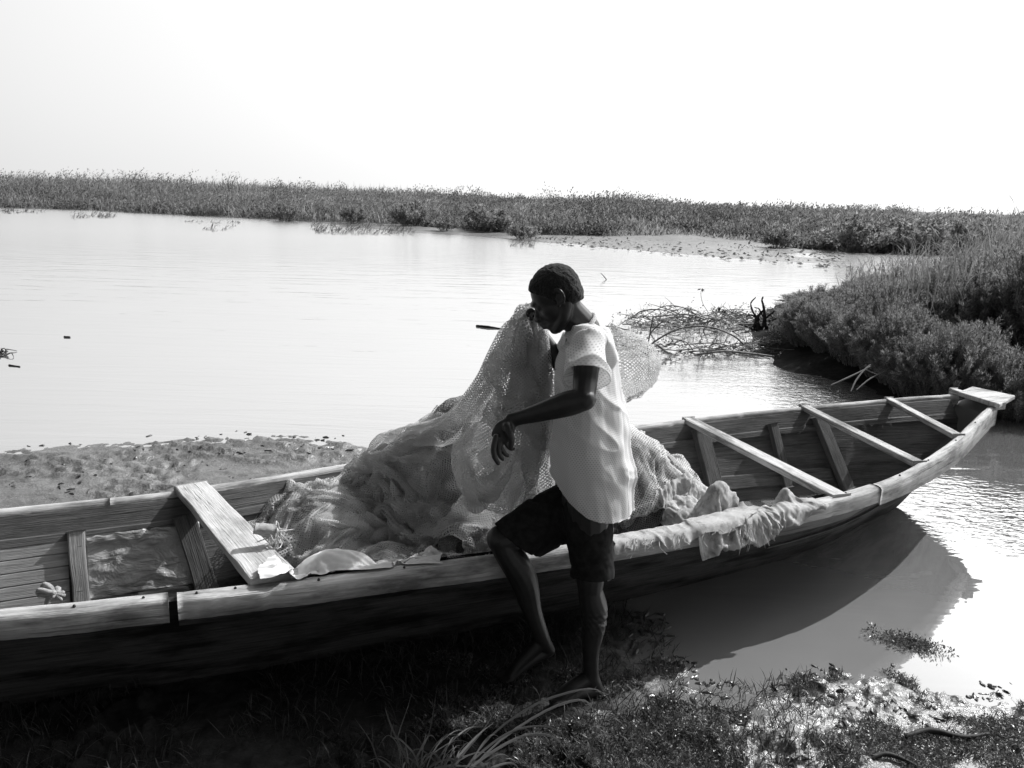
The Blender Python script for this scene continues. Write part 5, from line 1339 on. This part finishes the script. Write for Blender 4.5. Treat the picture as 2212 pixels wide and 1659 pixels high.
# the long-bladed grass tuft in front
tuft = empty('grass_tuft', tuple(atz(1000, 1675, 0)), 'tuft of long arching grass blades at the bottom of the picture', 'grass tuft')
def longblade(mb, px, w):
    P = interp_path([aty(x, y, Y) for x, y, Y in px], 16); T = np.gradient(P, axis=0); T /= np.linalg.norm(T, axis=1)[:, None]
    s_ = np.cross(T, np.array([0.2, -1, 0.5])); s_ /= np.linalg.norm(s_, axis=1)[:, None]; nn = np.cross(T, s_)
    t = np.linspace(0, 1, 16); ww = w*np.minimum(1, 0.35+2.5*t)*np.clip((1-t)*2.2, 0.04, 1)*0.5
    V = np.stack([P-s_*ww[:, None], P+nn*ww[:, None]*0.35, P+s_*ww[:, None]], 1)
    mb.add(V, gridf(16, 3))
mb = MB()
for px, w in [
  ([(985, 1690, 2.20), (1060, 1590, 2.24), (1160, 1520, 2.30), (1255, 1490, 2.34), (1300, 1495, 2.33), (1330, 1532, 2.30)], .010),
  ([(990, 1690, 2.20), (1080, 1600, 2.22), (1180, 1535, 2.26), (1250, 1512, 2.29), (1280, 1530, 2.28), (1288, 1580, 2.26)], .011),
  ([(985, 1690, 2.18), (1040, 1640, 2.18), (1130, 1590, 2.19), (1200, 1595, 2.19), (1240, 1655, 2.16)], .013),
  ([(980, 1690, 2.18), (1040, 1625, 2.18), (1110, 1578, 2.20), (1185, 1570, 2.21), (1232, 1600, 2.2)], .010),
  ([(960, 1690, 2.19), (1000, 1630, 2.2), (1045, 1575, 2.22), (1072, 1530, 2.24)], .009),
  ([(950, 1690, 2.19), (985, 1640, 2.2), (1030, 1590, 2.2), (1068, 1560, 2.2)], .010),
  ([(900, 1700, 2.19), (880, 1640, 2.2), (850, 1580, 2.21), (835, 1540, 2.2), (832, 1525, 2.2)], .008),
  ([(905, 1700, 2.19), (900, 1640, 2.2), (868, 1600, 2.2), (845, 1590, 2.21), (852, 1555, 2.2)], .007),
  ([(900, 1700, 2.19), (920, 1640, 2.2), (960, 1590, 2.2), (1010, 1580, 2.2), (1075, 1500, 2.2)], .005),
  ([(905, 1700, 2.18), (935, 1650, 2.2), (985, 1640, 2.2), (1045, 1625, 2.19), (1100, 1650, 2.15)], .008),
  ([(905, 1700, 2.18), (940, 1660, 2.18), (1000, 1655, 2.18), (1060, 1660, 2.18)], .011),
  ([(840, 1700, 2.18), (815, 1640, 2.2), (800, 1600, 2.2), (765, 1550, 2.2)], .006),
  ([(880, 1700, 2.17), (890, 1650, 2.2), (925, 1590, 2.2), (945, 1480, 2.25)], .005),
  ([(1010, 1700, 2.17), (1060, 1660, 2.17), (1110, 1650, 2.16), (1130, 1690, 2.15)], .010),
  ([(860, 1700, 2.18), (870, 1640, 2.2), (858, 1600, 2.2), (880, 1530, 2.2), (890, 1495, 2.2)], .005)]:
    longblade(mb, px, w*0.72)
for k in range(34):
    x0 = U(860, 1010); lx = U(-90, 160); h_ = U(50, 130)
    longblade(mb, [(x0, 1700, 2.19), (x0+lx*.3, 1700-h_*.6, 2.2+U(-.03, .05)), (x0+lx*.75, 1700-h_, 2.2+U(-.05, .08)), (x0+lx*1.1, 1700-h_*U(.7, 1.1), 2.2+U(-.05, .08))], U(.002, .0055))
child('leaf_blades', mb.mesh('leaf_blades'), M_blade, tuft)
# small leafy raft of weed floating at the right
def floatweed(px, n, rx, ry, ang, label, name='water_weed'):
    c0 = atz(px[0], px[1], 0.0); a = math.radians(ang)
    u = rng.normal(size=(n, 2))*0.42; u = u[np.hypot(u[:, 0], u[:, 1]) < 1.15]
    x = c0[0]+u[:, 0]*rx*math.cos(a)-u[:, 1]*ry*math.sin(a); y = c0[1]+u[:, 0]*rx*math.sin(a)+u[:, 1]*ry*math.cos(a); n = len(x)
    dd = rng.normal(size=(n, 3)); dd[:, 2] = np.abs(dd[:, 2])+0.2
    V, F = leaves_np(np.stack([x, y, U(-0.001, 0.022, n)], 1), dd, U(0.010, 0.020, n), U(0.005, 0.009, n)); m_ = MB(); m_.add(V, F)
    link(name, m_.mesh(name), M_weed, label=label, cat='water weed')
floatweed((1965, 1392), 900, .17, .075, -25, 'leafy raft of water weed floating at the right edge of the reflection')
floatweed((1885, 1360), 26, .03, .02, 0, 'tiny sprig floating just left of the weed raft')
# ---- driftwood tangle lodged between the river and the islet
tang = empty('driftwood_tangle', tuple(atz(1500, 720, 0)), 'tangle of washed up branches and dead vines in the water by the islet', 'driftwood')
b_ = MB(); lv = []
def D2(x, y, h=0.0):
    """point above the water seen at (x, y) with height h over the surface"""
    p = atz(x, y+h*150, 0); return np.array([p[0], p[1], h])
for k in range(120):
    t = rng.beta(1.6, 1.3); cx = 1325+t*350; up_ = U() < 0.62
    cy = (700 if up_ else 752)+rng.normal()*9+(0 if up_ else (t-.5)*10)
    L_ = U(30, 130); a = rng.normal()*0.35+(math.pi if U() < .5 else 0); h0 = abs(rng.normal())*0.07*(1 if up_ else .4)
    p0 = D2(cx, cy, 0.0); p3 = D2(cx+math.cos(a)*L_, cy+math.sin(a)*L_*0.35, 0.0)+np.array([0, 0, U(0, .12)])
    m1 = p0*.65+p3*.35+rng.normal(size=3)*.045; m2 = p0*.35+p3*.65+rng.normal(size=3)*.045; m1[2] = abs(m1[2])*.4+h0*.9+.01; m2[2] = abs(m2[2])*.4+h0*1.1+.01
    r0 = U(.004, .011); tube(b_, [p0, m1, m2, p3], [r0, r0, r0*.8, r0*.4], 5, 12, caps=False)
    for q in range(rng.integers(1, 4)):
        f0 = m1*.5+m2*.5 if q % 2 else m2; f1 = f0+rng.normal(size=3)*np.array([.10, .08, .06])+np.array([0, 0, .05]); tube(b_, [f0, (f0+f1)/2+rng.normal(size=3)*.012, f1], [r0*.6, r0*.45, r0*.2], 5, 6, caps=False)
    if U() < .8:
        for q in range(rng.integers(2, 7)): lv.append((m2 if q % 2 else p3)+rng.normal(size=3)*.05)
for pts, r in [([(1395, 752), (1440, 720), (1480, 706), (1530, 706), (1580, 725), (1605, 745)], .011), ([(1500, 768), (1560, 760), (1620, 765), (1670, 772)], .014),
               ([(1400, 742), (1406, 690), (1415, 682), (1480, 678), (1520, 690)], .009), ([(1345, 702), (1370, 700), (1385, 690)], .008), ([(1418, 745), (1440, 762), (1447, 764)], .013),
               ([(1600, 702), (1650, 700), (1690, 705)], .012), ([(1480, 745), (1540, 742), (1580, 750)], .008), ([(1380, 690), (1440, 660), (1500, 672)], .006)]:
    base_y = max(p[1] for p in pts)+6
    P = []
    for (x, y) in pts:
        g0 = atz(x, base_y, 0); dcam = math.hypot(g0[0], g0[1]); P.append(g0+np.array([0, 0, max(0, (base_y-y))*dcam/PF*0.95+.01]))
    tube(b_, P, [r]*len(P), 7, len(P)*6)
child('branches', b_.mesh('branches'), M_twig, tang)
for k in range(70):
    cx = 1400+290*U(); cy = 697+rng.normal()*5; L_ = U(30, 110); p0 = D2(cx, cy); p1 = D2(cx+L_, cy+rng.normal()*6); h_ = U(.01, .10)
    P_ = [p0, p0*.6+p1*.4+np.array([0, 0, h_]), p1+np.array([0, 0, U(0, .06)])]; tube(b_, P_, U(.005, .013), 5, 8, caps=False, rough=.4)
    for q in range(3): lv.append(P_[1]+rng.normal(size=3)*.06+np.array([0, 0, .04]))
lv = np.array(lv); lv[:, 2] = np.abs(lv[:, 2])+.02; n_ = len(lv)
V, F = leaves_np(np.repeat(lv, 3, 0)+rng.normal(size=(n_*3, 3))*.02, rng.normal(size=(n_*3, 3)), U(.02, .05, n_*3), U(.012, .03, n_*3)); m_ = MB(); m_.add(V, F)
child('withered_leaves', m_.mesh('withered_leaves'), M_fard, tang)
# single stalk with a leaf standing out of the tangle, and a drooping leaf
def upright(name, pts, base, r, label, cat, mat=M_stump):
    g0 = atz(*base, 0); d_ = math.hypot(g0[0], g0[1]); P = []
    for x, y in pts:
        rr_ = ray(x, y); t = d_/math.hypot(rr_[0], rr_[1]); P.append(CP+rr_*t)
    b_ = MB(); tube(b_, P, r, 6, len(P)*6, rough=.3); return link(name, b_.mesh(name), mat, label=label, cat=cat), P
e = empty('weed_stalk', tuple(atz(1548, 690, 0)), 'thin curved stalk with one leaf rising out of the driftwood', 'stalk')
g0 = atz(1545, 700, 0); d_ = math.hypot(g0[0], g0[1])
def onring(x, y): rr_ = ray(x, y); return CP+rr_*(d_/math.hypot(rr_[0], rr_[1]))
b_ = MB(); tube(b_, [onring(x, y) for x, y in [(1546, 700), (1530, 675), (1518, 655), (1514, 635), (1516, 624)]], [.006, .005, .004, .004, .003], 6, 24); child('stem', b_.mesh('stem'), M_twig, e)
c_ = np.array([onring(1516, 624)]*4+[onring(1563, 668)]*3+[onring(1552, 662)]*2)+rng.normal(size=(9, 3))*.006
V, F = leaves_np(c_, np.array([[.6, 0, -.8], [.9, 0, -.3], [-.5, 0, -.2], [.2, .3, -1], [.5, 0, -.8], [.3, 0, -1], [-.2, 0, -1], [-.5, 0, -1], [.1, 0, -1]]), np.array([.07]*4+[.11]*5), np.array([.03]*4+[.05]*5)); m_ = MB(); m_.add(V, F); child('foliage', m_.mesh('foliage'), M_stump, e)
# dark root stump
st2 = empty('root_stump', tuple(atz(1648, 712, 0)), 'black branching root stump standing at the right end of the driftwood', 'stump')
g0 = atz(1648, 714, 0); d_ = math.hypot(g0[0], g0[1]); b_ = MB()
for pts, r in [([(1640, 716), (1636, 695), (1640, 680), (1652, 668)], [.045, .035, .02, .012]), ([(1625, 712), (1634, 690), (1626, 672), (1622, 655), (1632, 643)], [.03, .022, .014, .011, .008]),
               ([(1648, 714), (1652, 690), (1650, 665), (1646, 650), (1648, 642)], [.04, .03, .018, .014, .010]), ([(1655, 714), (1664, 700), (1672, 690), (1690, 682)], [.03, .025, .016, .008]),
               ([(1660, 716), (1672, 708), (1686, 700)], [.025, .018, .010]), ([(1632, 714), (1612, 705), (1598, 700)], [.025, .018, .010]), ([(1650, 690), (1668, 676), (1676, 668)], [.018, .012, .007]),
               ([(1640, 690), (1622, 680), (1612, 684)], [.016, .012, .007]), ([(1648, 684), (1640, 668), (1630, 664)], [.014, .010, .006]), ([(1665, 716), (1668, 700), (1662, 692)], [.04, .035, .02]), ([(1680, 716), (1690, 705), (1700, 708)], [.02, .014, .008])]:
    tube(b_, [onring(x, y) for x, y in pts], r, 8, len(pts)*6, rough=.7, seed=len(pts))
child('roots', b_.mesh('roots'), M_stump, st2)
# pale forked branch on the islet's mud slope
fb = empty('fallen_branch', tuple(atz(1850, 830, 0.1)), 'pale bare forked branch lying on the mud slope of the islet', 'branch')
b_ = MB()
for pts, r in [([(1795, 832), (1840, 812), (1880, 792)], [.006, .009, .006]), ([(1838, 845), (1850, 820), (1868, 798), (1880, 788)], [.006, .009, .009, .006]), ([(1850, 842), (1880, 818), (1920, 798)], [.006, .008, .005]), ([(1868, 798), (1905, 812), (1925, 806)], [.007, .005, .003])]:
    tube(b_, [atz(x, y, .14+.0035*(842-y)) for x, y in pts], r, 6, len(pts)*6, rough=.4)
child('forks', b_.mesh('forks'), M_patch, fb)
# floating sticks
stick('floating_stick', [atz(1030, 704, .006), atz(1052, 706, .012), atz(1084, 710, .004)], [.016, .018, .008], M_stump, 'dark stick floating on open water left of the head', 'stick')
stick('floating_twig', [atz(1310, 604, .0), atz(1310, 604, .0)+np.array([-.06, 0, .07]), atz(1310, 604, .0)+np.array([-.14, 0, .15])], [.010, .010, .006], M_stump, 'small twig floating beyond the boy near the sand spit', 'twig')
stick('floating_chip', [atz(140, 728, .004), atz(150, 728, .006)], [.014, .012], M_stump, 'tiny dark chip floating on the left water', 'debris')
stick('floating_chip', [atz(20, 789, .004), atz(42, 792, .004)], [.010, .008], M_stump, 'dark sliver floating near the left edge', 'debris')
e = empty('reed_scrap', tuple(atz(8, 765, 0)), 'scrap of broken reeds floating at the left edge', 'reeds'); b_ = MB()
for k in range(12): p0 = atz(U(-10, 16), U(756, 772), 0.0); tube(b_, [p0, p0+np.array([U(-.05, .08), U(-.05, .05), U(.0, .05)]), p0+np.array([U(-.05, .12), U(-.05, .05), U(0, .02)])], [.006, .006, .003], 5, 6, caps=False)
child('stems', b_.mesh('stems'), M_stump, e)['kind'] = 'stuff'
